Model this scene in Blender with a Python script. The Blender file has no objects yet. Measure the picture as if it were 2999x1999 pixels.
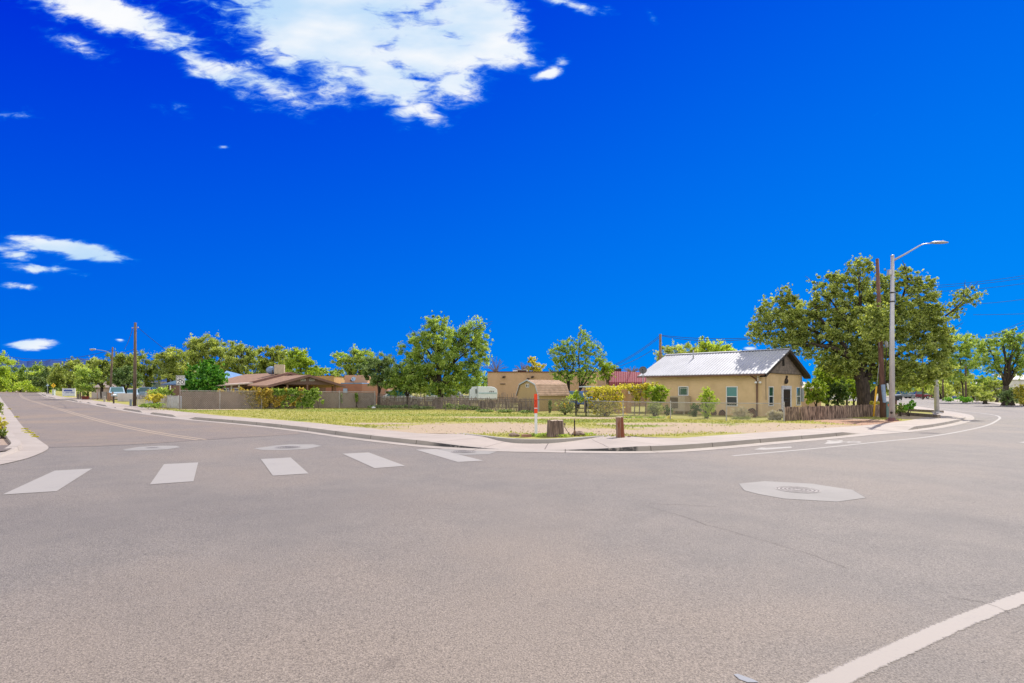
import bpy, bmesh, math, random
import numpy as np
from mathutils import Vector, Matrix
random.seed(7)
C = bpy.context.scene.collection
SC = bpy.context.scene

# ------------------------------------------------------------------ camera, sky, sun, exposure
F, CX, H0, EYE = 1700.0, 1499.5, 1143.0, 1.7       # calibration of the photograph (2999 x 1999)
TILT = -0.005                                       # the ground falls gently to the right
cd = bpy.data.cameras.new('camera'); cam = bpy.data.objects.new('camera', cd); C.objects.link(cam)
cd.sensor_width = 36.0; cd.lens = F/2999*36; cd.shift_y = (H0-999.5)/2999
cd.clip_start = 0.1; cd.clip_end = 30000
cam.location = (0, 0, EYE); cam.rotation_euler = (math.radians(90), 0, 0)
SC.camera = cam
SC.view_settings.view_transform = 'Standard'; SC.view_settings.look = 'None'
SC.view_settings.gamma = 1; SC.view_settings.use_curve_mapping = False
EXPO = 0.55
SC.view_settings.exposure = EXPO
EX = 2**EXPO
SUN_AZ = math.atan2(0.62, 0.78)        # direction towards the sun, clockwise from +Y
SUN_EL = math.radians(46)
sd = Vector((math.sin(SUN_AZ)*math.cos(SUN_EL), math.cos(SUN_AZ)*math.cos(SUN_EL), math.sin(SUN_EL)))
sl = bpy.data.lights.new('sun', 'SUN'); sl.energy = 4.2; sl.angle = math.radians(0.5); sl.color = (1, .93, .84)
so = bpy.data.objects.new('sun', sl); C.objects.link(so); so.rotation_euler = sd.to_track_quat('Z', 'Y').to_euler()
so.location = (0, 0, 30)

W = bpy.data.worlds.new("World"); SC.world = W; W.use_nodes = True
wn = W.node_tree; wn.nodes.clear()
def N(t, typ, **kw):
    n = t.nodes.new(typ)
    for k, v in kw.items(): setattr(n, k, v)
    return n
def M(t, op, a, b=None, clamp=False):
    n = t.nodes.new('ShaderNodeMath'); n.operation = op; n.use_clamp = clamp
    for i, v in enumerate((a, b)):
        if v is None: continue
        if isinstance(v, (int, float)): n.inputs[i].default_value = v
        else: t.links.new(v, n.inputs[i])
    return n.outputs[0]
def SS(t, v, lo, hi, a=0.0, b=1.0):
    n = t.nodes.new('ShaderNodeMapRange'); n.interpolation_type = 'SMOOTHSTEP'
    t.links.new(v, n.inputs[0])
    for i, x in enumerate((lo, hi, a, b)): n.inputs[i+1].default_value = x
    return n.outputs[0]
def MIX(t, f, a, b):
    n = t.nodes.new('ShaderNodeMix'); n.data_type = 'RGBA'
    for s, v in ((n.inputs[0], f), (n.inputs[6], a), (n.inputs[7], b)):
        if isinstance(v, (int, float)): s.default_value = v
        elif isinstance(v, tuple): s.default_value = (*v[:3], 1)
        else: t.links.new(v, s)
    return n.outputs[2]
def NOISE(t, vec, scale, detail=4, rough=.5, dist=0):
    n = t.nodes.new('ShaderNodeTexNoise'); n.inputs['Scale'].default_value = scale
    n.inputs['Detail'].default_value = detail; n.inputs['Roughness'].default_value = rough
    n.inputs['Distortion'].default_value = dist
    if vec is not None: t.links.new(vec, n.inputs['Vector'])
    return n.outputs[0]
def blobs(t, vec, lst):
    """max over soft ellipses; each (x, y, semi a, semi b, angle, weight) -> weight*(1-d)"""
    acc = None
    for (x, y, a, b, ang, w) in lst:
        m = N(t, 'ShaderNodeMapping', vector_type='TEXTURE')
        m.inputs['Location'].default_value = (x, y, 0); m.inputs['Rotation'].default_value = (0, 0, ang)
        m.inputs['Scale'].default_value = (a, b, 1); t.links.new(vec, m.inputs['Vector'])
        l = N(t, 'ShaderNodeVectorMath', operation='LENGTH'); t.links.new(m.outputs[0], l.inputs[0])
        v = M(t, 'MULTIPLY', M(t, 'SUBTRACT', 1.0, l.outputs['Value']), w)
        acc = v if acc is None else M(t, 'MAXIMUM', acc, v)
    return acc
tc = N(wn, 'ShaderNodeTexCoord'); sep = N(wn, 'ShaderNodeSeparateXYZ'); wn.links.new(tc.outputs['Generated'], sep.inputs[0])
dx, dy, dz = sep.outputs
sky = N(wn, 'ShaderNodeTexSky', sky_type='NISHITA'); sky.sun_disc = False
sky.sun_elevation = SUN_EL; sky.sun_rotation = SUN_AZ; sky.altitude = 1400; sky.dust_density = 0.4; sky.air_density = 1.0
skc = N(wn, 'ShaderNodeVectorMath', operation='SCALE'); wn.links.new(sky.outputs[0], skc.inputs[0]); skc.inputs['Scale'].default_value = 0.10
# deep polarised blue of the northern sky in front of the viewer
g = M(wn, 'SUBTRACT', .26, M(wn, 'MULTIPLY', M(wn, 'POWER', M(wn, 'MAXIMUM', dz, .0001), .75), .32))
g = M(wn, 'ADD', g, M(wn, 'MULTIPLY', dx, .09)); g = M(wn, 'MAXIMUM', g, .03)
bl = M(wn, 'ADD', M(wn, 'SUBTRACT', .90, M(wn, 'MULTIPLY', dz, .28)), M(wn, 'MULTIPLY', dx, .10))
cb = N(wn, 'ShaderNodeCombineXYZ'); cb.inputs[0].default_value = 0.0
wn.links.new(M(wn, 'DIVIDE', g, EX), cb.inputs[1]); wn.links.new(M(wn, 'DIVIDE', bl, EX), cb.inputs[2])
front = SS(wn, dy, .15, .45)
base = MIX(wn, front, skc.outputs[0], cb.outputs[0])
# clouds, laid out by direction
ysafe = M(wn, 'MAXIMUM', dy, .05)
uv = N(wn, 'ShaderNodeCombineXYZ'); wn.links.new(M(wn, 'DIVIDE', dx, ysafe), uv.inputs[0]); wn.links.new(M(wn, 'DIVIDE', dz, ysafe), uv.inputs[1])
def cl(px, py, rx, ry, ang=0, w=1): return ((px-CX)/F, (H0-py)/F, rx/F, ry/F, -ang, w)
big = [cl(330, 50, 420, 80, .33, .95), cl(600, 190, 260, 60, .45, .7), cl(960, 70, 400, 230, .35, 1.3), cl(1250, 140, 260, 150, .3, 1.1), cl(1120, 215, 210, 100, .5),
       cl(1390, 40, 190, 150, .1, 1.2), cl(1320, 245, 160, 80, .0, .9), cl(1450, 150, 160, 90, .2, .95), cl(1600, 205, 75, 24, -.35, .8),
       cl(1650, 15, 160, 26, .25, .6), cl(760, 250, 260, 60, .3, .5), cl(1180, 300, 160, 60, .4, .6),
       cl(1060, -60, 620, 150, 0, 1.2), cl(240, 145, 120, 30, .4, .35), cl(230, 5, 200, 50, .35, .8),
       cl(30, 330, 120, 22, .2, .28), cl(520, 310, 60, 20, .3, .3), cl(680, 320, 30, 18, .5, .33), cl(1910, 40, 30, 16, .9, .25)]
low = [cl(200, 728, 240, 42, .15, 1.2), cl(60, 745, 180, 30, .2, .55), cl(125, 788, 130, 26, .1, .9), cl(60, 838, 90, 18, .12, .6), cl(215, 800, 70, 12, .1, .4),
       cl(100, 1005, 115, 22, -.02, 1.0), cl(60, 1020, 70, 14, .1, .6), cl(652, 430, 45, 12, 0, .42), cl(352, 995, 26, 8, .1, .6), cl(2193, 1020, 38, 10, 0, .8),
       cl(2575, 325, 44, 9, -.75, .42), cl(2830, 370, 50, 8, -.45, .4), cl(750, 448, 30, 8, .2, .3), cl(250, 155, 50, 12, .2, .4)]
mp = N(wn, 'ShaderNodeMapping'); mp.inputs['Rotation'].default_value = (0, 0, .45); mp.inputs['Scale'].default_value = (1.9, 5.0, 1); wn.links.new(uv.outputs[0], mp.inputs[0])
n1 = NOISE(wn, mp.outputs[0], 3.2, 9, .62, .5)
n1b = NOISE(wn, mp.outputs[0], 13, 6, .62, .6)
wp = N(wn, 'ShaderNodeTexNoise'); wp.inputs['Scale'].default_value = 9; wp.inputs['Detail'].default_value = 5; wn.links.new(uv.outputs[0], wp.inputs['Vector'])
wo_ = N(wn, 'ShaderNodeVectorMath', operation='MULTIPLY_ADD'); wn.links.new(wp.outputs['Color'], wo_.inputs[0]); wo_.inputs[1].default_value = (.10, .06, 0); wo_.inputs[2].default_value = (-.05, -.03, 0)
uw = N(wn, 'ShaderNodeVectorMath', operation='ADD'); wn.links.new(uv.outputs[0], uw.inputs[0]); wn.links.new(wo_.outputs[0], uw.inputs[1])
mb = M(wn, 'ADD', M(wn, 'MULTIPLY', blobs(wn, uw.outputs[0], big), 2.3), M(wn, 'ADD', M(wn, 'MULTIPLY', M(wn, 'SUBTRACT', n1, .49), 2.7), M(wn, 'MULTIPLY', M(wn, 'SUBTRACT', n1b, .5), 2.4)))
a1 = SS(wn, mb, -.25, 2.1)
mp2 = N(wn, 'ShaderNodeMapping'); mp2.inputs['Rotation'].default_value = (0, 0, .12); mp2.inputs['Scale'].default_value = (8, 26, 1); wn.links.new(uv.outputs[0], mp2.inputs[0])
n2 = NOISE(wn, mp2.outputs[0], 1.5, 8, .6, .3)
ml = M(wn, 'ADD', M(wn, 'MULTIPLY', blobs(wn, uv.outputs[0], low), 1.5), M(wn, 'MULTIPLY', M(wn, 'SUBTRACT', n2, .5), 3.0))
a2 = SS(wn, ml, .05, 1.3, 0, .92)
al = M(wn, 'MULTIPLY', M(wn, 'MAXIMUM', a1, a2), front)
n3 = NOISE(wn, mp.outputs[0], 1.6, 5, .5)
white = MIX(wn, SS(wn, n3, .35, .62), (.52/EX, .73/EX, .96/EX), (.97/EX, .98/EX, 1.0/EX))
thin = MIX(wn, SS(wn, al, .15, .85), (0, .30/EX, .92/EX), white)
col = MIX(wn, SS(wn, al, .0, .9), base, thin)
# broken bright cloud added over the unseen rest of the sky as fill light
nb = NOISE(wn, tc.outputs['Generated'], 2.6, 7, .55)
back = M(wn, 'MULTIPLY', SS(wn, nb, .40, .60, 0, .85), M(wn, 'SUBTRACT', 1.0, front))
back = M(wn, 'MULTIPLY', back, SS(wn, dz, .0, .12))
col = MIX(wn, back, col, (1.5, 1.42, 1.33))
bg = N(wn, 'ShaderNodeBackground'); wn.links.new(col, bg.inputs[0]); bg.inputs[1].default_value = 1.0
wo = N(wn, 'ShaderNodeOutputWorld'); wn.links.new(bg.outputs[0], wo.inputs[0])

# ------------------------------------------------------------------ measuring helpers
LOT = 0.13                                          # the plots stand a kerb's height above the road
def G(px, py, zo=0.0):
    """ground point seen at a photograph position (plane z = TILT*x + zo)"""
    a, b = (px-CX)/F, (H0-py)/F
    t = (EYE-zo)/(TILT*a-b)
    return Vector((a*t, t, TILT*a*t+zo))
def A(px, py, Y): return Vector(((px-CX)/F*Y, Y, EYE+(H0-py)/F*Y))
def gz(x, zo=LOT): return TILT*x+zo
def at(px, Y, zo=LOT):
    x = (px-CX)/F*Y
    return Vector((x, Y, gz(x, zo)))
def onwall(px, o, d):
    """distance along the line o + s*d where the view ray through px meets it"""
    a = (px-CX)/F
    return (a*o.y-o.x)/(d.x-a*d.y)

# ------------------------------------------------------------------ materials
MATS = {}
def newmat(name):
    m = bpy.data.materials.new(name); m.use_nodes = True; t = m.node_tree; t.nodes.clear()
    o = N(t, 'ShaderNodeOutputMaterial'); p = N(t, 'ShaderNodeBsdfPrincipled'); t.links.new(p.outputs[0], o.inputs[0])
    MATS[name] = m
    return m, t, p
def pm(name, c1, c2=None, scale=3, rough=.8, bump=0, bscale=None, metal=0, stretch=None, detail=5, lo=.35, hi=.65, spec=.3):
    if name in MATS: return MATS[name]
    m, t, p = newmat(name)
    c2 = c2 or tuple(x*.75 for x in c1)
    tcn = N(t, 'ShaderNodeTexCoord'); v = tcn.outputs['Object']
    if stretch:
        mm = N(t, 'ShaderNodeMapping'); mm.inputs['Scale'].default_value = stretch; t.links.new(v, mm.inputs[0]); v = mm.outputs[0]
    n = NOISE(t, v, scale, detail, .6)
    t.links.new(MIX(t, SS(t, n, lo, hi), c1, c2), p.inputs['Base Color'])
    p.inputs['Roughness'].default_value = rough; p.inputs['Metallic'].default_value = metal
    p.inputs['Specular IOR Level'].default_value = spec
    if bump:
        b = N(t, 'ShaderNodeBump'); b.inputs['Strength'].default_value = bump; b.inputs['Distance'].default_value = .02
        nb_ = NOISE(t, v, bscale or scale*6, 4, .6); t.links.new(nb_, b.inputs['Height']); t.links.new(b.outputs[0], p.inputs['Normal'])
    return m
def leafmat(name, dark, mid, light, trans=.45):
    if name in MATS: return MATS[name]
    m = bpy.data.materials.new(name); m.use_nodes = True; t = m.node_tree; t.nodes.clear(); MATS[name] = m
    o = N(t, 'ShaderNodeOutputMaterial'); at_ = N(t, 'ShaderNodeAttribute', attribute_name='tone')
    r = N(t, 'ShaderNodeValToRGB'); t.links.new(at_.outputs['Fac'], r.inputs[0])
    r.color_ramp.elements[0].color = (*dark, 1); r.color_ramp.elements[1].color = (*light, 1)
    e = r.color_ramp.elements.new(.5); e.color = (*mid, 1)
    d = N(t, 'ShaderNodeBsdfDiffuse'); tr = N(t, 'ShaderNodeBsdfTranslucent'); gl = N(t, 'ShaderNodeBsdfGlossy')
    gl.inputs['Roughness'].default_value = .45; gl.inputs[0].default_value = (.9, .95, .85, 1)
    br = N(t, 'ShaderNodeMix'); br.data_type = 'RGBA'; br.blend_type = 'MULTIPLY'; br.inputs[0].default_value = 1
    t.links.new(r.outputs[0], br.inputs[6]); br.inputs[7].default_value = (1.5, 1.45, .6, 1)
    t.links.new(r.outputs[0], d.inputs[0]); t.links.new(br.outputs[2], tr.inputs[0])
    m1 = N(t, 'ShaderNodeMixShader'); m1.inputs[0].default_value = trans; t.links.new(d.outputs[0], m1.inputs[1]); t.links.new(tr.outputs[0], m1.inputs[2])
    m2 = N(t, 'ShaderNodeMixShader'); m2.inputs[0].default_value = .025; t.links.new(m1.outputs[0], m2.inputs[1]); t.links.new(gl.outputs[0], m2.inputs[2])
    t.links.new(m2.outputs[0], o.inputs[0])
    return m

# ------------------------------------------------------------------ mesh helpers
class MB:
    def __init__(s): s.v = []; s.f = []; s.uv = None
    def quad(s, a, b, c, d): n = len(s.v); s.v += [Vector(a), Vector(b), Vector(c), Vector(d)]; s.f.append((n, n+1, n+2, n+3)); return s
    def poly(s, pts): n = len(s.v); s.v += [Vector(p) for p in pts]; s.f.append(tuple(range(n, n+len(pts)))); return s
    def obox(s, o, ax, ay, az):
        """box with corner o and three edge vectors"""
        o, ax, ay, az = map(Vector, (o, ax, ay, az)); n = len(s.v)
        for k in (0, 1):
            for p in (o, o+ax, o+ax+ay, o+ay): s.v.append(p+az*k)
        for q in ((3, 2, 1, 0), (4, 5, 6, 7), (0, 1, 5, 4), (1, 2, 6, 5), (2, 3, 7, 6), (3, 0, 4, 7)): s.f.append(tuple(n+i for i in q))
        return s
    def box(s, c, size, rz=0):
        c = Vector(c); R = Matrix.Rotation(rz, 3, 'Z'); x, y, z = size
        return s.obox(c+R@Vector((-x/2, -y/2, -z/2)), R@Vector((x, 0, 0)), R@Vector((0, y, 0)), Vector((0, 0, z)))
    def tube(s, pts, rad, n=8, cap=True):
        pts = [Vector(p) for p in pts]
        if isinstance(rad, (int, float)): rad = [rad]*len(pts)
        base = len(s.v); prev = None
        for i, p in enumerate(pts):
            d = (pts[min(i+1, len(pts)-1)]-pts[max(i-1, 0)]).normalized()
            u = d.cross(Vector((0, 0, 1)) if abs(d.z) < .9 else Vector((1, 0, 0))).normalized() if prev is None else (prev-d*prev.dot(d)).normalized()
            prev = u; w = d.cross(u)
            for k in range(n):
                a = 2*math.pi*k/n; s.v.append(p+(u*math.cos(a)+w*math.sin(a))*rad[i])
        for i in range(len(pts)-1):
            for k in range(n):
                a = base+i*n+k; b = base+i*n+(k+1) % n; s.f.append((a, b, b+n, a+n))
        if cap:
            s.f.append(tuple(base+k for k in range(n-1, -1, -1))); e = base+(len(pts)-1)*n; s.f.append(tuple(e+k for k in range(n)))
        return s
    def extr(s, prof, vec):
        """closed profile (3D points) extruded along vec"""
        prof = [Vector(p) for p in prof]; vec = Vector(vec); n = len(s.v); k = len(prof)
        s.v += prof+[p+vec for p in prof]
        s.f.append(tuple(n+i for i in range(k-1, -1, -1))); s.f.append(tuple(n+k+i for i in range(k)))
        for i in range(k): j = (i+1) % k; s.f.append((n+i, n+j, n+k+j, n+k+i))
        return s
    def ball(s, c, r, nu=10, nv=7):
        c = Vector(c); r = Vector(r) if not isinstance(r, (int, float)) else Vector((r, r, r)); b = len(s.v)
        for j in range(nv+1):
            th = math.pi*j/nv
            for i in range(nu):
                ph = 2*math.pi*i/nu; s.v.append(c+Vector((r.x*math.sin(th)*math.cos(ph), r.y*math.sin(th)*math.sin(ph), r.z*math.cos(th))))
        for j in range(nv):
            for i in range(nu):
                k = (i+1) % nu; s.f.append((b+j*nu+i, b+j*nu+k, b+(j+1)*nu+k, b+(j+1)*nu+i))
        return s
    def strip(s, left, right):
        n = len(s.v); k = len(left); s.v += [Vector(p) for p in left]+[Vector(p) for p in right]
        for i in range(k-1): s.f.append((n+i, n+i+1, n+k+i+1, n+k+i))
        return s
def mkobj(name, mb, mat, parent=None, smooth=False, off=None):
    me = bpy.data.meshes.new(name)
    off = off or Vector((0, 0, 0))
    me.from_pydata([tuple(v-off) for v in mb.v], [], mb.f); me.materials.append(mat); me.validate(); me.update()
    if smooth:
        for p in me.polygons: p.use_smooth = True
    o = bpy.data.objects.new(name, me); C.objects.link(o)
    if parent: o.parent = parent
    return o
class Thing:
    def __init__(s, name, label, cat, loc, group=None):
        s.o = bpy.data.objects.new(name, None); C.objects.link(s.o); s.loc = Vector(loc); s.o.location = s.loc
        s.o.empty_display_size = .3
        s.o['label'] = label; s.o['category'] = cat
        if group: s.o['group'] = group
    def part(s, name, mb, mat, parent=None, smooth=False):
        return mkobj(name, mb, mat, parent or s.o, smooth, s.loc)
def tag(o, label, cat, group=None):
    o['label'] = label; o['category'] = cat
    if group: o['group'] = group
    return o
def single(name, mb, mat, label, cat, group=None, smooth=False):
    c = sum((v for v in mb.v), Vector((0, 0, 0)))/len(mb.v); c.z = min(v.z for v in mb.v)
    o = mkobj(name, mb, mat, None, smooth, c); o.location = c
    return tag(o, label, cat, group)
def struct(name, mb, mat, smooth=False):
    o = mkobj(name, mb, mat, None, smooth); o['kind'] = 'structure'; return o
def bevel(o, w=.02, seg=2):
    m = o.modifiers.new('bevel', 'BEVEL'); m.width = w; m.segments = seg; m.limit_method = 'ANGLE'; return o
def copy_thing(o, loc, label=None, rz=None):
    c = o.copy(); C.objects.link(c); c.location = loc
    if label: c['label'] = label
    if rz is not None: c.rotation_euler.z = rz
    for ch in o.children:
        d = ch.copy(); C.objects.link(d); d.parent = c
        for gch in ch.children:
            e = gch.copy(); C.objects.link(e); e.parent = d
    return c

# ------------------------------------------------------------------ the ground, roads, kerbs
def asphalt(name, c1, c2, warm, grain=1.0, bands=False):
    m, t, p = newmat(name)
    tcn = N(t, 'ShaderNodeTexCoord'); v = tcn.outputs['Object']
    big_ = NOISE(t, v, .22, 4, .55, .4); mid_ = NOISE(t, v, 1.7, 5, .6); fine = NOISE(t, v, 75, 5, .75)
    vo = N(t, 'ShaderNodeTexVoronoi'); vo.inputs['Scale'].default_value = 105; t.links.new(v, vo.inputs['Vector'])
    vc = N(t, 'ShaderNodeSeparateColor'); t.links.new(vo.outputs['Color'], vc.inputs[0])
    c = MIX(t, SS(t, mid_, .3, .7), c1, c2)
    c = MIX(t, SS(t, big_, .42, .68, 0, .75), c, warm)
    if bands:                                       # dust worked into the near lanes, cleaner stone beyond
        ps = N(t, 'ShaderNodeSeparateXYZ'); t.links.new(v, ps.inputs[0]); cz = N(t, 'ShaderNodeCombineXYZ'); t.links.new(ps.outputs[0], cz.inputs[0]); t.links.new(ps.outputs[1], cz.inputs[1])
        wrp = M(t, 'ADD', blobs(t, cz.outputs[0], [(-1, 2.5, 6, 5, .4, 1.2), (5, 3, 5, 3.5, .5, .9)]), M(t, 'MULTIPLY', M(t, 'SUBTRACT', big_, .5), 1.6))
        c = MIX(t, SS(t, wrp, .1, .9, 0, .8), c, (.222, .184, .15))
        wrp = M(t, 'ADD', blobs(t, cz.outputs[0], [(-4.5, 8, 5, 2.6, .3, 1.2), (6, 7.6, 4, 1.2, -.5, .9)]), M(t, 'MULTIPLY', M(t, 'SUBTRACT', big_, .5), 1.2))
        c = MIX(t, SS(t, wrp, .1, .9, 0, .35), c, (.128, .118, .112))
    if bands:                                       # paler wheel paths along the carriageway
        wv = N(t, 'ShaderNodeTexWave'); wv.inputs['Scale'].default_value = .16; wv.inputs['Distortion'].default_value = 2.5
        wv.inputs['Detail'].default_value = 2
        mm = N(t, 'ShaderNodeMapping'); mm.inputs['Rotation'].default_value = (0, 0, -.9); t.links.new(v, mm.inputs[0]); t.links.new(mm.outputs[0], wv.inputs[0])
        c = MIX(t, M(t, 'MULTIPLY', wv.outputs[1], .07), c, tuple(x*1.3 for x in warm))
    dk = N(t, 'ShaderNodeMix'); dk.data_type = 'RGBA'; dk.blend_type = 'MULTIPLY'; dk.inputs[0].default_value = grain
    s = M(t, 'ADD', M(t, 'MULTIPLY', vc.outputs[0], .42), M(t, 'ADD', M(t, 'MULTIPLY', SS(t, fine, .36, .64), .62), .48))
    cmb = N(t, 'ShaderNodeCombineColor')
    for i in range(3): t.links.new(s, cmb.inputs[i])
    t.links.new(c, dk.inputs[6]); t.links.new(cmb.outputs[0], dk.inputs[7])
    st_ = NOISE(t, v, .9, 3, .5, 1.5); c9 = N(t, 'ShaderNodeMix'); c9.data_type = 'RGBA'; c9.blend_type = 'MULTIPLY'; c9.inputs[7].default_value = (.72, .71, .72, 1)
    t.links.new(SS(t, st_, .66, .80, 0, .6), c9.inputs[0]); t.links.new(c, c9.inputs[6]); c = c9.outputs[2]
    t.links.new(c, dk.inputs[6])
    # sparse dark pits between the stones
    pit = NOISE(t, v, 27, 4, .85)
    t.links.new(MIX(t, SS(t, pit, .59, .67, 0, .75), dk.outputs[2], (.05, .042, .04)), p.inputs['Base Color'])
    p.inputs['Roughness'].default_value = .8; p.inputs['Specular IOR Level'].default_value = .32
    b = N(t, 'ShaderNodeBump'); b.inputs['Strength'].default_value = .55; b.inputs['Distance'].default_value = .006
    t.links.new(M(t, 'ADD', vo.outputs['Distance'], fine), b.inputs['Height']); t.links.new(b.outputs[0], p.inputs['Normal'])
    return m
m_asph = asphalt('asphalt', (.162, .146, .132), (.186, .166, .148), (.212, .18, .152), bands=True)
m_old = asphalt('old_asphalt', (.20, .168, .144), (.175, .15, .132), (.245, .19, .14), .85)
def concrete(name, col, joint=0, dark=.45):
    m, t, p = newmat(name)
    tcn = N(t, 'ShaderNodeTexCoord'); v = tcn.outputs['Object']
    a = NOISE(t, v, .8, 6, .6); b_ = NOISE(t, v, 14, 5, .7); c_ = NOISE(t, v, 60, 3, .7)
    c = MIX(t, SS(t, a, .3, .7), col, tuple(x*.84 for x in col))
    c = MIX(t, SS(t, b_, .5, .8, 0, .5), c, tuple(x*.7 for x in col))
    c = MIX(t, SS(t, c_, .45, .8, 0, .35), c, tuple(x*.6 for x in col))
    if joint:
        u = N(t, 'ShaderNodeUVMap'); sp = N(t, 'ShaderNodeSeparateXYZ'); t.links.new(u.outputs[0], sp.inputs[0])
        fr = M(t, 'FRACT', M(t, 'DIVIDE', sp.outputs[0], joint)); 
        edge = M(t, 'LESS_THAN', fr, .035/joint)
        c = MIX(t, M(t, 'MULTIPLY', edge, .8), c, (.08, .06, .05))
        # tyre rubber and dirt low on the kerb face, in stretches
    t.links.new(c, p.inputs['Base Color']); p.inputs['Roughness'].default_value = .85
    bp = N(t, 'ShaderNodeBump'); bp.inputs['Strength'].default_value = .3; bp.inputs['Distance'].default_value = .005
    t.links.new(b_, bp.inputs['Height']); t.links.new(bp.outputs[0], p.inputs['Normal'])
    return m
m_walk = concrete('sidewalk_concrete', (.38, .325, .28), 1.9)
m_kerb = concrete('kerb_concrete', (.37, .325, .285), 2.6)
m_conc = concrete('concrete', (.36, .33, .30))
m_patch = concrete('collar_concrete', (.275, .26, .24))

def zt(p, zo): return Vector((p[0], p[1], TILT*p[0]+zo))
def catmull(pts, step=.5):
    """smooth dense polyline through tuples of any length (first two are x, y)"""
    P_ = [np.array(p, float) for p in pts]; out = []
    for i in range(len(P_)-1):
        p0, p1, p2, p3 = P_[max(i-1, 0)], P_[i], P_[i+1], P_[min(i+2, len(P_)-1)]
        L = np.linalg.norm((p2-p1)[:2]); n = max(1, int(L/step))
        # centripetal-like tangents limited by the segment length
        m1 = (p2-p0); m2 = (p3-p1)
        m1 = m1/(np.linalg.norm(m1[:2])+1e-9)*L; m2 = m2/(np.linalg.norm(m2[:2])+1e-9)*L
        for k in range(n):
            s = k/n; h = (2*s**3-3*s**2+1)*p1+(s**3-2*s**2+s)*m1+(-2*s**3+3*s**2)*p2+(s**3-s**2)*m2
            lin = p1*(1-s)+p2*s
            h[2:] = lin[2:]; out.append(h)
    out.append(P_[-1]); return out

base_m = pm('far_dirt', (.30, .24, .17), (.20, .20, .10), .05, .95)
struct('ground', MB().poly([(-6000, -60, 30-.06), (6000, -60, -30-.06), (6000, 14000, -30-.06), (-6000, 14000, 30-.06)]), base_m)

# roadway edge on the plot's side: photo position, kerb height, sidewalk inner height
NE = [(-30, 1143.5, .02, .12), (60, 1145.5, .02, .12), (100, 1148.5, .02, .12), (112, 1152, .02, .12), (119, 1156, .15, .12), (126, 1160, .15, .12), (130, 1162, .03, .12),
      (134, 1163, .13, .12), (150, 1166.5, .13, .12), (155, 1167.3, .02, .12), (175, 1170, .02, .12), (199, 1173, .14, .12), (213, 1176, .14, .12), (217, 1177, .02, .12),
      (222, 1177.5, .12, .12), (229, 1178.5, .02, .12), (240, 1180, .02, .12), (244, 1180.5, .14, .12), (253, 1182, .03, .12), (266, 1184.5, .02, .12), (270, 1185.5, .14, .12),
      (292, 1190, .14, .12), (297, 1191, .01, .12), (317, 1194.5, .01, .12), (319, 1195, .1, .12), (323, 1196, .02, .12), (340, 1199, .01, .12), (346, 1200, .14, .12),
      (388, 1207.5, .14, .12), (396, 1209, .01, .12), (418, 1212.5, .01, .12), (424, 1213.5, .14, .12), (480, 1221, .14, .12), (492, 1223, .01, .12), (528, 1227.5, .01, .12),
      (546, 1229.5, .15, .12), (719, 1245.5, .15, .12), (867, 1263, .15, .12), (1000, 1282, .15, .12), (1212, 1307, .14, .12), (1340, 1317, .07, .07), (1450, 1321.5, .015, .03),
      (1595, 1324.5, .015, .03), (1765, 1327, .085, .08), (1885, 1327, .15, .12), (2000, 1323, .15, .12), (2146, 1312, .15, .12), (2275, 1300, .15, .12), (2424, 1286.5, .15, .12),
      (2505, 1278.5, .15, .12), (2560, 1273, .02, .12), (2658, 1265.6, .02, .12), (2690, 1262, .02, .12), (2712, 1259.5, .15, .12), (2764, 1252, .15, .12), (2828, 1238, .15, .12),
      (2850, 1228, .1, .12), (2851, 1221, .02, .12), (2838, 1214, .02, .12), (2806, 1208, .02, .12), (2747, 1199, .1, .12), (2702, 1192, .1, .12), (2660, 1186.5, .1, .12), (2600, 1180, .1, .12), (2450, 1171, .1, .12)]
st = []
for px, py, h, hi_ in NE:
    p = G(px, py); st.append((p.x, p.y, h, hi_))
SN = catmull(st, .4)
def normals(S):
    out = []
    for i in range(len(S)):
        a = S[max(i-2, 0)]; b = S[min(i+2, len(S)-1)]; d = np.array([b[0]-a[0], b[1]-a[1]]); d /= np.linalg.norm(d)+1e-9
        out.append(np.array([-d[1], d[0]]))     # to the left of travel
    return out
def arc(S):
    s = [0.0]
    for i in range(1, len(S)): s.append(s[-1]+math.hypot(S[i][0]-S[i-1][0], S[i][1]-S[i-1][1]))
    return s
def offs(S, Nn, d, z):
    D = d if callable(d) else (lambda i: d)
    return [zt((S[i][0]+Nn[i][0]*D(i), S[i][1]+Nn[i][1]*D(i)), z(i) if callable(z) else z) for i in range(len(S))]
def uvstrip(name, rows, S, mat, widths):
    """rows of points along the stations joined in strips, with u = distance along"""
    mb = MB(); k = len(S)
    for r in rows: mb.v += r
    for j in range(len(rows)-1):
        for i in range(k-1): mb.f.append((j*k+i, j*k+i+1, (j+1)*k+i+1, (j+1)*k+i))
    o = struct(name, mb, mat); me = o.data; ul = me.uv_layers.new(name='UVMap'); s = arc(S)
    for lp in me.loops:
        j, i = divmod(lp.vertex_index, k); ul.data[lp.index].uv = (s[i], widths[j])
    return o
bk = catmull([(G(x, y, .03).x, G(x, y, .03).y, h) for x, y, h in [(1345, 1276.5, .125), (1400, 1284, .135), (1501, 1296.5, .15), (1608, 1298, .15), (1720, 1290, .135), (1800, 1281.5, .125)]], .3)
def hit(p, n):
    for a, b in zip(bk, bk[1:]):
        dx_, dy_ = b[0]-a[0], b[1]-a[1]; den = n[0]*dy_-n[1]*dx_
        if abs(den) < 1e-9: continue
        t_ = ((a[0]-p[0])*dy_-(a[1]-p[1])*dx_)/den; u_ = ((a[0]-p[0])*n[1]-(a[1]-p[1])*n[0])/den
        if 0 <= u_ <= 1 and 1.2 < t_ < 4.5: return t_
    return None
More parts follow.
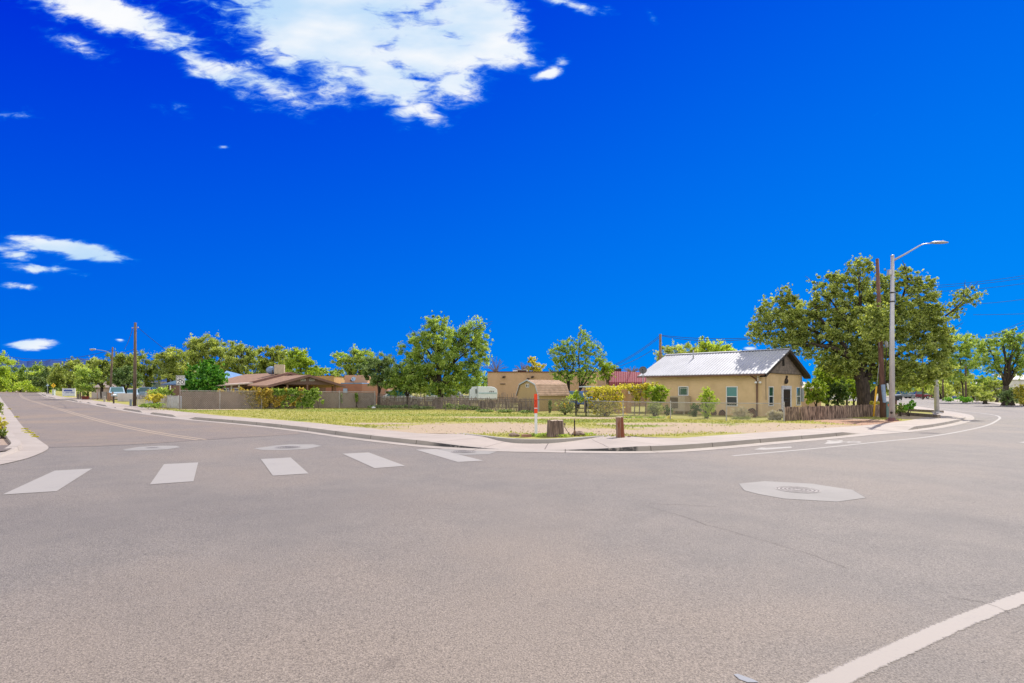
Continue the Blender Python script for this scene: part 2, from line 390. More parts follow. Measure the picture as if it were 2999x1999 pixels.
def kerb_run(S, side=1, gut=.42, walk=1.75):
    Nn = [n*side for n in normals(S)]
    wk = []
    for i in range(len(S)):
        h_ = hit(S[i], Nn[i]); wk.append(h_-gut-.17+.06 if h_ else walk)
    wk = [sum(wk[max(0, i-2):i+3])/len(wk[max(0, i-2):i+3]) if not hit(S[i], Nn[i]) else wk[i] for i in range(len(S))]
    g0 = offs(S, Nn, -.02, .008); g1 = offs(S, Nn, gut, .02)
    k1 = offs(S, Nn, gut+.03, lambda i: max(S[i][2], .021)); k2 = offs(S, Nn, gut+.17, lambda i: max(S[i][2], .021)+.004)
    uvstrip('gutter', [g0, g1], S, m_kerb, [0, .4]); uvstrip('kerb', [g1, k1, k2], S, m_kerb, [.4, .55, .7])
    w0 = offs(S, Nn, gut+.165, lambda i: max(S[i][2], .021)+.002); wm = offs(S, Nn, gut+.17+min(walk*.5, .9), lambda i: (S[i][2]+S[i][3]*2)/3+.006); w1 = offs(S, Nn, lambda i: gut+.17+wk[i], lambda i: S[i][3]+.006)
    uvstrip('sidewalk', [w0, wm, w1], S, m_walk, [0, 1, 2])
    return w1
inner = kerb_run(SN)
# tyre rubber on the kerb face on both sides of the ramp
t = m_kerb.node_tree; pk = t.nodes['Principled BSDF']; src = pk.inputs['Base Color'].links[0].from_socket
u = N(t, 'ShaderNodeUVMap'); sp = N(t, 'ShaderNodeSeparateXYZ'); t.links.new(u.outputs[0], sp.inputs[0]); sa = arc(SN)
def s_at(px, py):
    q = G(px, py); return sa[min(range(len(SN)), key=lambda i: (SN[i][0]-q.x)**2+(SN[i][1]-q.y)**2)]
acc = None
for (a_, b_) in ((s_at(1230, 1309), s_at(1440, 1321)), (s_at(1660, 1326), s_at(1885, 1327))):
    m_ = M(t, 'MULTIPLY', SS(t, sp.outputs[0], a_-.3, a_+.4), SS(t, sp.outputs[0], b_-.1, b_+.05, 1, 0)); acc = m_ if acc is None else M(t, 'MAXIMUM', acc, m_)
face = M(t, 'MULTIPLY', M(t, 'GREATER_THAN', sp.outputs[1], .402), M(t, 'LESS_THAN', sp.outputs[1], .548))
tcn = N(t, 'ShaderNodeTexCoord'); rub = SS(t, NOISE(t, tcn.outputs['Object'], 7, 5, .7), .32, .5)
t.links.new(MIX(t, M(t, 'MULTIPLY', M(t, 'MULTIPLY', acc, face), M(t, 'MULTIPLY', rub, .95)), src, (.035, .034, .036)), pk.inputs['Base Color'])

# ---- plots (raised pads) beside the roads
DIRT = [(1420, 1250, 330, 1238, 1266, 1.2), (1260, 1262, 300, 1252, 1272, .9), (1750, 1262, 330, 1254, 1272, 1.1), (1600, 1222.5, 330, 1220, 1225, 1.5), (1950, 1240, 230, 1237, 1245, 1.0), (2150, 1252, 330, 1246, 1266, 1.3),
        (2380, 1248, 260, 1239, 1262, 1.3), (2560, 1238, 160, 1222, 1258, 1.7), (2700, 1222, 120, 1212, 1236, 1.5), (1120, 1240, 120, 1237, 1243, .9), (640, 1197.5, 130, 1196.5, 1199.5, 1.2), (420, 1186, 40, 1183, 1190, 1.5), (300, 1170, 90, 1160, 1180, 1.5), (190, 1152, 330, 1140.2, 1166, 3.2), (380, 1165, 120, 1155, 1180, 1.6)]
def dirt_world(z=LOT):
    out = []
    for px, py, hw, t_, b_, w in DIRT:
        c = G(px, py, z); a = hw/F*c.y; d = (G(px, t_, z).y-G(px, b_, z).y)/2
        cc = (G(px, t_, z)+G(px, b_, z))/2
        out.append((cc.x, cc.y, a, max(d, .35)*1.15, 0, w))
    return out
DW = dirt_world()
GREEN = [(1600, 1231, 420, 1226, 1237, 1), (1480, 1216, 500, 1211, 1220, 1), (1900, 1247, 160, 1241, 1253, 1.2), (560, 1201, 120, 1198, 1206, 1), (1030, 1200, 260, 1196, 1206, 1), (1520, 1258, 90, 1254, 1262, 1), (1640, 1272, 130, 1268, 1276, 1.2), (1120, 1250, 90, 1246, 1254, 1), (2120, 1240, 200, 1236, 1246, .9), (880, 1230, 40, 1226, 1234, 1)]
def gw():
    out = []
    for px, py, hw, t_, b_, w in GREEN:
        cc = (G(px, t_, LOT)+G(px, b_, LOT))/2
        out.append((cc.x, cc.y, hw/F*cc.y, (G(px, t_, LOT).y-G(px, b_, LOT).y)/2*1.1, 0, w))
    return out
GW = gw()
m, t, p = newmat('lot')
tcn = N(t, 'ShaderNodeTexCoord'); v = tcn.outputs['Object']
sp = N(t, 'ShaderNodeSeparateXYZ'); t.links.new(v, sp.inputs[0]); cx_ = N(t, 'ShaderNodeCombineXYZ'); t.links.new(sp.outputs[0], cx_.inputs[0]); t.links.new(sp.outputs[1], cx_.inputs[1])
nz = NOISE(t, v, .55, 7, .62); nf = NOISE(t, v, 9, 5, .7); ng = NOISE(t, v, .3, 5, .6); nm = NOISE(t, v, 2.2, 5, .6)
dm = M(t, 'ADD', blobs(t, cx_.outputs[0], DW), M(t, 'MULTIPLY', M(t, 'SUBTRACT', nz, .5), 1.8))
dm = M(t, 'ADD', dm, M(t, 'MULTIPLY', M(t, 'SUBTRACT', nf, .5), .7))
gm = M(t, 'ADD', blobs(t, cx_.outputs[0], GW), M(t, 'MULTIPLY', M(t, 'SUBTRACT', nm, .5), 1.6))
grass = MIX(t, SS(t, M(t, 'ADD', M(t, 'MULTIPLY', nm, .5), M(t, 'MULTIPLY', nf, .5)), .35, .65), (.36, .31, .10), (.25, .26, .06))
grass = MIX(t, SS(t, gm, .0, .6, 0, .75), grass, (.17, .23, .04))
dirt = MIX(t, SS(t, nf, .3, .7), (.43, .34, .24), (.35, .27, .19))
red = blobs(t, cx_.outputs[0], [(G(2560, 1237, LOT).x, G(2560, 1237, LOT).y, 5, 4.5, 0, 1.6)])
dirt = MIX(t, SS(t, red, 0, .8, 0, .75), dirt, (.36, .20, .13))
gr = NOISE(t, v, 55, 3, .8)
dirt = MIX(t, SS(t, gr, .5, .75, 0, .4), dirt, (.16, .12, .10))
straw = NOISE(t, v, 24, 4, .7)
t.links.new(MIX(t, SS(t, dm, -.05, .3), grass, dirt), p.inputs['Base Color']); p.inputs['Roughness'].default_value = .95; p.inputs['Specular IOR Level'].default_value = .15
bp = N(t, 'ShaderNodeBump'); bp.inputs['Strength'].default_value = .8; bp.inputs['Distance'].default_value = .05; t.links.new(nf, bp.inputs['Height']); t.links.new(bp.outputs[0], p.inputs['Normal'])
m_lot = m
far_pts = [zt((60, 760), LOT-.01), zt((-420, 760), LOT-.01)]
# inner edge of the sidewalk (slightly under it) closes the plot towards the roads
inn = [Vector((q.x, q.y, gz(q.x, LOT-.008))) for q in inner[::3]]
back_e = inn[-1]
struct('lot', MB().poly(inn+[zt((back_e.x+60, 760), LOT-.008), zt((-560, 760), LOT-.008), zt((-560, inn[0].y), LOT-.008)]), m_lot)

# intersection asphalt and the older chip seal of the side street
road = [zt((q[0], q[1]+.3), 0) for q in st]
NR = [zt((st[i][0], st[i][1]), 0) for i in range(len(st))]
farN = zt((240, 420), 0)
struct('road', MB().poly([zt((-700, -40), 0), zt((700, -40), 0), zt((900, 760), 0), zt((-900, 760), 0)]), m_asph)
LE = [(-4, 1150), (2, 1158), (6, 1171), (16, 1184), (32, 1205.5), (55, 1237), (76.5, 1262), (106, 1284), (141, 1309.5)]
bd = [(141, 1309.8), (230, 1308), (420, 1300), (591, 1288), (760, 1278), (905, 1269.3)]
rgt = [(867, 1263), (719, 1245.5), (528, 1227.5), (396, 1209), (297, 1191), (240, 1180), (199, 1173), (155, 1167.3), (126, 1160), (112, 1152), (100, 1148.5), (60, 1145.5), (-30, 1144)]
bdp = []
for i in range(len(bd)-1):
    a, b = G(*bd[i]), G(*bd[i+1])
    for k in range(6):
        q = a.lerp(b, k/6); bdp.append((q.x, q.y+random.uniform(-.05, .05)))
poly = [(G(*q).x, G(*q).y) for q in LE]+bdp+[(G(*q).x, G(*q).y+.05) for q in rgt]
struct('side_street', MB().poly([zt(q, .003) for q in poly]), m_old)
# seam of dark sealant between the two pavements
seam = catmull([(G(*q).x, G(*q).y) for q in bd], .5)
Ns = normals(seam)
struct('road_seam', MB().strip([zt((q[0]-n[0]*.02, q[1]-n[1]*.02), .0045) for q, n in zip(seam, Ns)], [zt((q[0]+n[0]*.02, q[1]+n[1]*.02), .0045) for q, n in zip(seam, Ns)]), pm('tar', (.09, .085, .085), rough=.6))

# ---- west corner: kerb, broad gutter apron, plot
LW = [(-8, 1150.5, .15, .12), (-2, 1158, .15, .12), (6, 1171, .15, .12), (16, 1184, .15, .12), (32, 1205.5, .15, .12), (55, 1237, .15, .12), (76.5, 1262, .15, .12), (98, 1278, .15, .12), (122, 1296, .15, .12), (139, 1309, .14, .12),
      (137, 1316, .13, .12), (120, 1326, .09, .12), (76.5, 1343, .05, .12), (20, 1357, .04, .12), (-60, 1372, .04, .12), (-220, 1398, .04, .12), (-420, 1425, .15, .12)]
sw = []
for px, py, h, hi_ in LW:
    q = G(px, py); sw.append((q.x, q.y, h, hi_))
SW = catmull(sw, .4)
NnW = [-n for n in normals(SW)]
gw_ = .55
def inw(d, z): return offs(SW, NnW, d, z)
uvstrip('gutter', [inw(-.02, .014), inw(gw_, .03)], SW, m_kerb, [0, .4])
uvstrip('kerb', [inw(gw_, .03), inw(gw_+.03, lambda i: SW[i][2]+.02), inw(gw_+.24, lambda i: SW[i][2]+.03), inw(gw_+.25, .02)], SW, m_kerb, [.4, .5, .6, .7])
li = inw(gw_+.20, .10)[::2]
struct('corner_lot', MB().poly(li+[zt((-60, -30), .10), zt((-900, -30), .10), zt((-900, 760), .10), zt((li[0].x-40, 760), .10)]), pm('corner_gravel', (.38, .29, .23), (.24, .18, .14), 30, .95, .5))

struct('sidewalk', MB().poly([zt(G(x, y, .15), .13) for x, y in [(-300, 1345), (-60, 1326), (20, 1316), (40, 1307), (52, 1300), (-60, 1302), (-300, 1306)]]), m_walk)
# ---- far side of the main road, to the right
EE = [(3500, 1246, .15, .12), (3200, 1213, .15, .12), (2999, 1193.5, .15, .12), (2960, 1190, .03, .12), (2922, 1186.5, .03, .12), (2900, 1184.5, .15, .12), (2846, 1180, .15, .12), (2800, 1175.5, .03, .12), (2770, 1172.8, .15, .12), (2710, 1168, .15, .12), (2651, 1165, .1, .12), (2560, 1161, .1, .12), (2480, 1159.5, .1, .12)]
se = []
for px, py, h, hi_ in EE:
    q = G(px, py); se.append((q.x, q.y, h, hi_))
SE_ = catmull(se, 1.5)
NnE = [-n for n in normals(SE_)]
def ine(d, z): return offs(SE_, NnE, d, z)
uvstrip('gutter', [ine(-.02, .014), ine(.5, .02)], SE_, m_kerb, [0, .4]); uvstrip('kerb', [ine(.5, .02), ine(.55, lambda i: SE_[i][2]+.02), ine(.7, lambda i: SE_[i][2]+.025)], SE_, m_kerb, [.4, .5, .6])
uvstrip('sidewalk', [ine(.69, lambda i: SE_[i][2]+.02), ine(3.4, .145)], SE_, m_walk, [0, 1])
le = ine(3.3, .13)[::2]
m_far = pm('far_lot_grass', (.34, .28, .14), (.20, .21, .06), .35, .95, .5, 5)
struct('far_lot', MB().poly([zt((800, -30), .13)]+le[0:]+[zt((le[-1].x+30, 760), .13), zt((900, 760), .13)]), m_far)

# ---- painted markings
def paint(name, col, wear=.35, wcol=(.2, .19, .185)):
    m, t, p = newmat(name); tcn = N(t, 'ShaderNodeTexCoord'); v = tcn.outputs['Object']
    a = NOISE(t, v, 26, 6, .75); b_ = NOISE(t, v, 1.6, 4, .6); c_ = NOISE(t, v, 70, 3, .8)
    f = M(t, 'ADD', M(t, 'MULTIPLY', a, .55), M(t, 'ADD', M(t, 'MULTIPLY', b_, .3), M(t, 'MULTIPLY', c_, .15)))
    t.links.new(MIX(t, SS(t, f, .50, .68, 0, wear), col, wcol), p.inputs['Base Color']); p.inputs['Roughness'].default_value = .75
    return m
m_white = paint('road_paint_white', (.30, .28, .255), .65); m_wwarm = paint('road_paint_worn', (.30, .265, .235), .5); m_yel = paint('road_paint_yellow', (.315, .25, .18), .5)
s_ = 1000/2353
bars = [[(377, 608), (636, 593), (390, 750), (15, 774)], [(1130, 563), (1366, 551), (1333, 682), (1033, 703)], [(1797, 528), (2003, 517), (2127, 628), (1880, 643)]]
bars = [[(x*s_, y*s_+1120) for x, y in q] for q in bars]+[[(x*s_+1000, y*s_+1180) for x, y in q] for q in [[(7, 350), (188, 341), (440, 434), (228, 450)], [(512, 322), (655, 317), (980, 398), (800, 407)]]]
for q in bars:
    struct('crosswalk_bar', MB().poly([zt(G(x, y), .006) for x, y in q][::-1]), m_white)
def line(name, pts, w, mat, z=.0035, step=.5, soft=0):
    S = catmull([(G(*q).x, G(*q).y) for q in pts], step); Nn = normals(S)
    mb = MB().strip([zt((S[i][0]-Nn[i][0]*w/2*(1+random.uniform(-soft, soft)), S[i][1]-Nn[i][1]*w/2*(1+random.uniform(-soft, soft))), z) for i in range(len(S))],
                    [zt((S[i][0]+Nn[i][0]*w/2*(1+random.uniform(-soft, soft)), S[i][1]+Nn[i][1]*w/2*(1+random.uniform(-soft, soft))), z) for i in range(len(S))])
    return struct(name, mb, mat)
line('lane_line', [(2146, 1334.5), (2381, 1313.5), (2600, 1291), (2702, 1281), (2803, 1265), (2888, 1246), (2920, 1231), (2928, 1222), (2914, 1215.5), (2871, 1209), (2803, 1201.5), (2747, 1194), (2690, 1186.5), (2560, 1173)], .13, m_white, soft=.1)
edge_o = line('edge_line', [(2240, 2105), (2427, 1999), (2645, 1897), (2838, 1811), (2999, 1750), (3250, 1665), (3600, 1565)], .185, m_wwarm, step=.03, soft=.1)
cl_pts = [(57, 1147.8), (59, 1154), (66, 1163), (86, 1171.5), (118, 1181), (149, 1190), (212.5, 1209), (297, 1232.6), (382.5, 1252.6), (467.5, 1268.9), (591, 1288)]
Sx = catmull([(G(*q).x, G(*q).y) for q in cl_pts], .6); Nx = normals(Sx)
for sgn in (-1, 1):
    L_ = [zt((Sx[i][0]+Nx[i][0]*sgn*.07, Sx[i][1]+Nx[i][1]*sgn*.07), .006) for i in range(len(Sx))]
    R_ = [zt((Sx[i][0]+Nx[i][0]*sgn*.19, Sx[i][1]+Nx[i][1]*sgn*.19), .006) for i in range(len(Sx))]
    struct('centre_line', MB().strip(L_, R_), m_yel)
me = edge_o.data; ul = me.uv_layers.new(name='UVMap'); kk = len(me.vertices)//2
for lp in me.loops: ul.data[lp.index].uv = (0 if lp.vertex_index < kk else 1, 0)
t = m_wwarm.node_tree; pr = t.nodes['Principled BSDF']; out = t.nodes['Material Output']; u = N(t, 'ShaderNodeUVMap'); sp_ = N(t, 'ShaderNodeSeparateXYZ'); t.links.new(u.outputs[0], sp_.inputs[0])
tcn = N(t, 'ShaderNodeTexCoord'); e_ = M(t, 'MULTIPLY', M(t, 'ABSOLUTE', M(t, 'SUBTRACT', sp_.outputs[0], .5)), 2.0); nz_ = NOISE(t, tcn.outputs['Object'], 60, 5, .8)
al_ = SS(t, M(t, 'ADD', M(t, 'POWER', e_, 2.2), M(t, 'MULTIPLY', nz_, .9)), .85, 1.25, 1, 0)
tr_ = N(t, 'ShaderNodeBsdfTransparent'); mx_ = N(t, 'ShaderNodeMixShader'); t.links.new(al_, mx_.inputs[0]); t.links.new(tr_.outputs[0], mx_.inputs[1]); t.links.new(pr.outputs[0], mx_.inputs[2]); t.links.new(mx_.outputs[0], out.inputs[0])
# bike lane arrow and bicycle symbol
arr = [(497, 388), (560, 372), (640, 378), (640, 382), (755, 371), (757, 376), (655, 388), (645, 393)]
z3 = lambda x, y: (1999+x*.42499, 1150+y*.42499)
struct('lane_arrow', MB().poly([zt(G(*z3(x, y)), .0035) for x, y in [(492, 391), (543, 377), (580, 380), (747, 370), (755, 378), (610, 390), (560, 393)]][::-1]), m_white)
mbk = MB()
zz = lambda x, y: (2380+x*.0765, 1270+y*.0765)
def ring(cx, cy, rx, ry, k=.72):
    a = [zt(G(*zz(cx+rx*math.cos(2*math.pi*i/20), cy+ry*math.sin(2*math.pi*i/20))), .0035) for i in range(21)]
    b = [zt(G(*zz(cx+rx*k*math.cos(2*math.pi*i/20), cy+ry*k*.8*math.sin(2*math.pi*i/20))), .0035) for i in range(21)]
    mbk.strip(a, b)
ring(845, 272, 320, 34, .6); ring(1580, 318, 290, 34, .62)
mbk.poly([zt(G(*zz(x, y)), .0045) for x, y in [(400, 385), (470, 372), (560, 305), (700, 300), (1130, 300), (1300, 310), (1290, 330), (1180, 322), (1000, 365), (700, 385)]][::-1])
struct('bicycle_symbol', mbk, m_white)
struct('road_mark', MB().poly([zt(G(*z3(x, y)), .0035) for x, y in [(2318, 342), (2375, 333), (2480, 335), (2480, 350)]][::-1]), m_white)
struct('utility_paint_mark', MB().poly([zt(G(x, y), .0035) for x, y in [(2149, 1976), (2160, 1974), (2205, 1990), (2222, 1999), (2190, 1999), (2165, 1990)]][::-1]), paint('utility_paint', (.225, .235, .26), .7))
# cracks in the asphalt
mc = MB()
for pts in ([(1880, 1480), (1960, 1500), (2050, 1530), (2170, 1565), (2330, 1610), (2480, 1665)], [(2780, 1745), (2870, 1762), (2960, 1795)], [(1900, 1475), (1990, 1478), (2100, 1485)],
            [(0, 1196), (120, 1191), (230, 1193)], [(128, 1181), (200, 1196), (330, 1197)], [(200, 1208), (222, 1213)]):
    S = catmull([(G(*q).x, G(*q).y) for q in pts], .12); Nn = normals(S)
    wd = .004 if pts[0][1] > 1300 else .03
    pr = [(S[i][0]+random.uniform(-.02, .02), S[i][1]+random.uniform(-.02, .02)) for i in range(len(S))]
    mc.strip([zt((pr[i][0]-Nn[i][0]*wd*random.uniform(0, 1), pr[i][1]-Nn[i][1]*wd), .005) for i in range(len(S))], [zt((pr[i][0]+Nn[i][0]*wd*random.uniform(0, 1), pr[i][1]+Nn[i][1]*wd), .005) for i in range(len(S))])
struct('road_cracks', mc, pm('crack', (.085, .072, .065), rough=.95))

# raised kerb behind the corner ramp
Nb = normals(bk)
struct('ramp_kerb', MB().strip(offs(bk, Nb, 0, .0), offs(bk, Nb, .015, lambda i: bk[i][2]+.012)).strip(offs(bk, Nb, .015, lambda i: bk[i][2]+.012), offs(bk, Nb, .16, lambda i: bk[i][2]+.016)).strip(offs(bk, Nb, .16, lambda i: bk[i][2]+.016), offs(bk, Nb, .17, .0)), m_conc)

# ---- manholes
m_iron = pm('cast_iron', (.33, .31, .29), (.22, .20, .19), 9, .7, .4, metal=.2)
def manhole(cpx, cpy, r, R, rot, sides, label, cover=True, outline=None, skew=1.0):
    c = G(cpx, cpy); c.z = TILT*c.x
    T = Thing('manhole', label, 'manhole', c, 'manholes in the road')
    pts = [zt(G(*q), .004) for q in outline] if outline else [zt((c.x+R*math.cos(rot+2*math.pi*i/sides), c.y+R*math.sin(rot+2*math.pi*i/sides)), .004) for i in range(sides)]
    if outline: pts = pts[::-1]
    T.part('collar', MB().poly(pts), m_patch)
    n = len(pts); cen = sum(pts, Vector())/n
    big_p = [cen+(q-cen)*1.008-Vector((0, 0, .0015)) for q in pts]
    T.part('joint', MB().poly(big_p), pm('collar_joint', (.13, .12, .115)))
    if cover:
        mb = MB()
        for (ra, rb, z) in ((r, r*.93, .008), (r*.88, r*.78, .0085), (r*.70, r*.60, .0085), (r*.52, r*.43, .0085), (r*.34, r*.25, .0085), (r*.16, 0.01, .0085)):
            mb.strip([zt((c.x+ra*math.cos(2*math.pi*i/32), c.y+ra*math.sin(2*math.pi*i/32)), z) for i in range(33)], [zt((c.x+rb*math.cos(2*math.pi*i/32), c.y+rb*math.sin(2*math.pi*i/32)), z) for i in range(33)])
        T.part('cover', mb, m_iron)
        T.part('rim', MB().poly([zt((c.x+r*1.0*math.cos(2*math.pi*i/32), c.y+r*math.sin(2*math.pi*i/32)), .0055) for i in range(32)]), pm('cover_gap', (.17, .15, .145)))
z4 = lambda x, y: (2140+x*.1785, 1380+y*.1785)
manhole(2336, 1434, .36, 0, 0, 8, 'large pale concrete collar round a ribbed manhole cover, in the open road at the right', outline=[z4(*q) for q in [(135, 203), (225, 315), (480, 380), (880, 450), (1740, 500), (2215, 437), (2000, 305), (1600, 245), (1330, 203), (560, 162)]])
z5 = lambda x, y: (340+x*.2635, 1290+y*.2635)
manhole(446, 1310.5, .16, 0, 0, 8, 'pale concrete valve collar with a cross of cracks, nearest the yellow centre lines', cover=True, outline=[z5(*q) for q in [(75, 100), (100, 111), (330, 110), (570, 96), (715, 73), (670, 58), (520, 56), (250, 70)]])
manhole(843, 1309.5, .36, 0, 0, 8, 'concrete manhole collar between the side street kerb and the third crosswalk bar', outline=[z5(*q) for q in [(1530, 88), (1630, 106), (1900, 106), (2130, 92), (2285, 58), (2190, 41), (1930, 42), (1760, 55)]])
z6 = lambda x, y: (1000+x*.42499, 1180+y*.42499)
manhole(1357, 1322.5, .36, 0, 0, 8, 'grey concrete manhole collar overlapped by the crosswalk bar at the ramp', outline=[z6(*q) for q in [(640, 326), (700, 345), (850, 358), (1020, 352), (1085, 328), (980, 320), (800, 315), (690, 316)]])

# ---- mountains on the horizon at the left
m_mtn = pm('mountain_haze_blue', (.010, .040, .17), (.012, .05, .18), .002, .95)  # blue of the distance haze is painted into the base colour
mm_ = MB(); prof = []
random.seed(5)
top = [(-700, 1090), (-400, 1062), (-200, 1054), (-60, 1050), (20, 1052), (55, 1052), (78, 1056), (100, 1053), (130, 1055), (165, 1054), (190, 1056), (215, 1052), (235, 1047), (260, 1051), (290, 1056), (360, 1060), (520, 1072), (700, 1090), (900, 1110), (1100, 1130), (1300, 1142)]
D_ = 7800.0
for i, (a, b) in enumerate(top):
    prof.append(A(a, b+1, D_))
    if i < len(top)-1:
        a2, b2 = top[i+1]; prof.append(A((a+a2)/2, (b+b2)/2+random.uniform(-2.5, 2.0)+1, D_+random.uniform(-40, 40)))
front_ = [Vector((q.x*.86, q.y*.86, -60)) for q in prof]; backr = [Vector((q.x*1.15, q.y*1.15, -60)) for q in prof]
mid = [Vector((q.x*(.93+random.uniform(-.002, .002)), q.y*.93, q.z*random.uniform(.55, .6))) for q in prof]
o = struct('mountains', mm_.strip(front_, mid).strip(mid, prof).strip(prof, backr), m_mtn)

# ================================================================== BUILDINGS
U1 = Vector((.7071, .7071, 0)); U2 = Vector((-.7071, .7071, 0)); ZZ = Vector((0, 0, 1))
m_tan = pm('tan_stucco', (.68, .50, .29), (.58, .42, .235), .7, .9, .35, 60)
m_roofmetal = pm('galvanised_roof', (.44, .45, .475), (.38, .39, .41), .7, .62, metal=.1, spec=.2)
m_fascia = pm('brown_fascia', (.16, .085, .06), (.12, .065, .05), 3, .6)
m_dark = pm('dark_paint', (.05, .035, .03), (.035, .028, .025), 4, .7)
m_shingle = pm('grey_shake', (.25, .205, .175), (.17, .14, .125), 3.2, .9, .4, 12)
m_wtrim = pm('white_trim', (.74, .74, .73), (.66, .66, .66), 5, .5)
m_woodgrey = pm('weathered_wood', (.30, .245, .205), (.15, .12, .10), 5, .95, .5, 30, stretch=(3, 3, .6))
m_woodbrown = pm('brown_wood', (.33, .20, .13), (.17, .10, .07), 5, .9, .5, 30, stretch=(3, 3, .6))
m_steel = pm('galvanised_steel', (.42, .43, .44), (.34, .35, .36), 6, .45, metal=.5)
m_black = pm('black_metal', (.03, .03, .032), (.02, .02, .02), 5, .5)
m_interior = pm('dark_interior', (.02, .017, .015), (.015, .012, .01), 2, .9)
def glass(name, col, rough=.08):
    m, t, p = newmat(name); p.inputs['Base Color'].default_value = (*col, 1); p.inputs['Roughness'].default_value = rough
    p.inputs['Specular IOR Level'].default_value = .8; return m
m_glassg = glass('green_tint_glass', (.02, .09, .055)); m_glasst = glass('teal_tint_glass', (.05, .22, .22), .15); m_glassd = glass('dark_glass', (.015, .035, .04)); m_glassb = glass('car_glass', (.02, .10, .12))

class Wall:
    """local frame on a wall: origin o, direction d along it, outward normal n"""
    def __init__(s, o, d, n): s.o, s.d, s.n = Vector(o), Vector(d), Vector(n)
    def p(s, a, z, out=0): q = s.o+s.d*a+s.n*out; return Vector((q.x, q.y, z))
    def px(s, px, py, out=0):
        """(distance along, height) of a photograph position on this wall"""
        o = s.o+s.n*out; a = onwall(px, o, s.d); q = o+s.d*a
        return a, EYE+(H0-py)/F*q.y
    def box(s, mb, a0, a1, z0, z1, o0, o1): 
        return mb.obox(s.p(a0, z0, o0), s.d*(a1-a0), s.n*(o1-o0), ZZ*(z1-z0))
def window(T, W_, x0, y0, x1, y1, panes, name='window', split=None, fr=.055, grid=False):
    """frame with panes; x, y are photograph positions of its outer corners"""
    a0, zt_ = W_.px(x0, y0); a1, _ = W_.px(x1, y0); _, zb = W_.px(x0, y1)
    if a0 > a1: a0, a1 = a1, a0
    mb = MB(); W_.box(mb, a0, a1, zt_-fr, zt_, .0, .05); W_.box(mb, a0, a1, zb, zb+fr, .0, .06)
    W_.box(mb, a0, a0+fr, zb+fr, zt_-fr, .0, .05); W_.box(mb, a1-fr, a1, zb+fr, zt_-fr, .0, .05)
    zm = None
    if split: zm = zb+(zt_-zb)*split; W_.box(mb, a0+fr, a1-fr, zm-.025, zm+.025, .0, .045)
    f = T.part(name, mb, m_wtrim)
    if zm:
        T.part('pane', W_.box(MB(), a0+fr, a1-fr, zm+.025, zt_-fr, .002, .015), panes[0], f); T.part('pane', W_.box(MB(), a0+fr, a1-fr, zb+fr, zm-.025, .002, .015), panes[1], f)
    else: T.part('pane', W_.box(MB(), a0+fr, a1-fr, zb+fr, zt_-fr, .002, .015), panes[0], f)
    if grid:
        g_ = MB(); W_.box(g_, a0+fr+.07, a0+fr+.085, zb+fr, zt_-fr, .015, .022); W_.box(g_, a1-fr-.085, a1-fr-.07, zb+fr, zt_-fr, .015, .022); W_.box(g_, a0+fr+.085, a1-fr-.085, zt_-fr-.10, zt_-fr-.085, .015, .022)
        T.part('glazing_bar', g_, m_wtrim, f)
    return f

# ---- tan house with a metal roof
Cn = Vector((15.97, 37.1, 0)); wG = 7.3; wL = 8.5
zb0 = gz(16)-.15
ze = 2.86; zr = 4.42
T = Thing('house', 'tan stucco house with a white corrugated metal roof behind the chain-link fence', 'house', (13, 41, gz(13)))
WL = Wall(Cn, U2, -U1)              # long wall facing the lot
WG = Wall(Cn, U1, -U2)              # gable end facing right
mb = MB(); P4 = [Cn, Cn+U1*wG, Cn+U1*wG+U2*wL, Cn+U2*wL]
zf = lambda v, z: Vector((v.x, v.y, z))
for i in range(4): a, b = P4[i], P4[(i+1) % 4]; mb.quad(zf(a, zb0), zf(b, zb0), zf(b, ze), zf(a, ze))
T.part('wall', mb, m_tan)
ap = Cn+U1*wG/2; zg = ze+(zr-ze)*.97
ga = T.part('gable_siding', MB().extr([zf(Cn-U2*0-U1*0, ze-.02), zf(Cn+U1*wG, ze-.02), zf(ap, zr-.03)], -U2*.07), m_shingle)
# courses of shakes on the gable: staggered blocks standing slightly proud
mb = MB(); nrow = 9; random.seed(3)
for r in range(nrow):
    z0 = ze+.02+r*.165; hw = (wG/2)*(1-(z0+.1-ze)/(zr-ze))
    if hw < .2: break
    a = wG/2-hw+.06
    while a < wG/2+hw-.3:
        w = random.uniform(.16, .42); h = random.choice((.10, .13, .155))
        WG.box(mb, a, min(a+w, wG/2+hw-.06), z0+.155-h, z0+.15, .07, .085); a += w+.02
T.part('shake', mb, m_shingle, ga)
WG.box(mb2 := MB(), wG/2-.42, wG/2-.08, zr-1.05, zr-.50, .075, .105); T.part('gable_vent', mb2, m_interior)
# roof: corrugated sheets on both slopes
oh = .42; ohg = .45
def slope(side):
    mb = MB(); n = 2*int((wL+2*ohg)/.22); e0 = Cn-U2*ohg+(U1*(-oh) if side < 0 else U1*(wG+oh)); r0 = Cn-U2*ohg+U1*wG/2
    pitch = (zr-ze)/(wG/2); zed = ze-oh*pitch+.10
    lo, hi, lo2, hi2 = [], [], [], []
    for i in range(n+1):
        q = U2*(i*(wL+2*ohg)/n); hgt = .03 if i % 2 else 0
        lo.append(zf(e0+q, zed+hgt)); hi.append(zf(r0+q, zr+.10+hgt)); lo2.append(zf(e0+q, zed+hgt-.05)); hi2.append(zf(r0+q, zr+.05+hgt))
    mb.strip(lo, hi); mb.strip(hi2, lo2); mb.strip(lo2, lo)
    return mb
rf = T.part('roof', slope(-1), m_roofmetal); rb = T.part('roof', slope(1), m_roofmetal)
mb = MB(); r0 = zf(Cn-U2*ohg+U1*wG/2, zr+.155); 
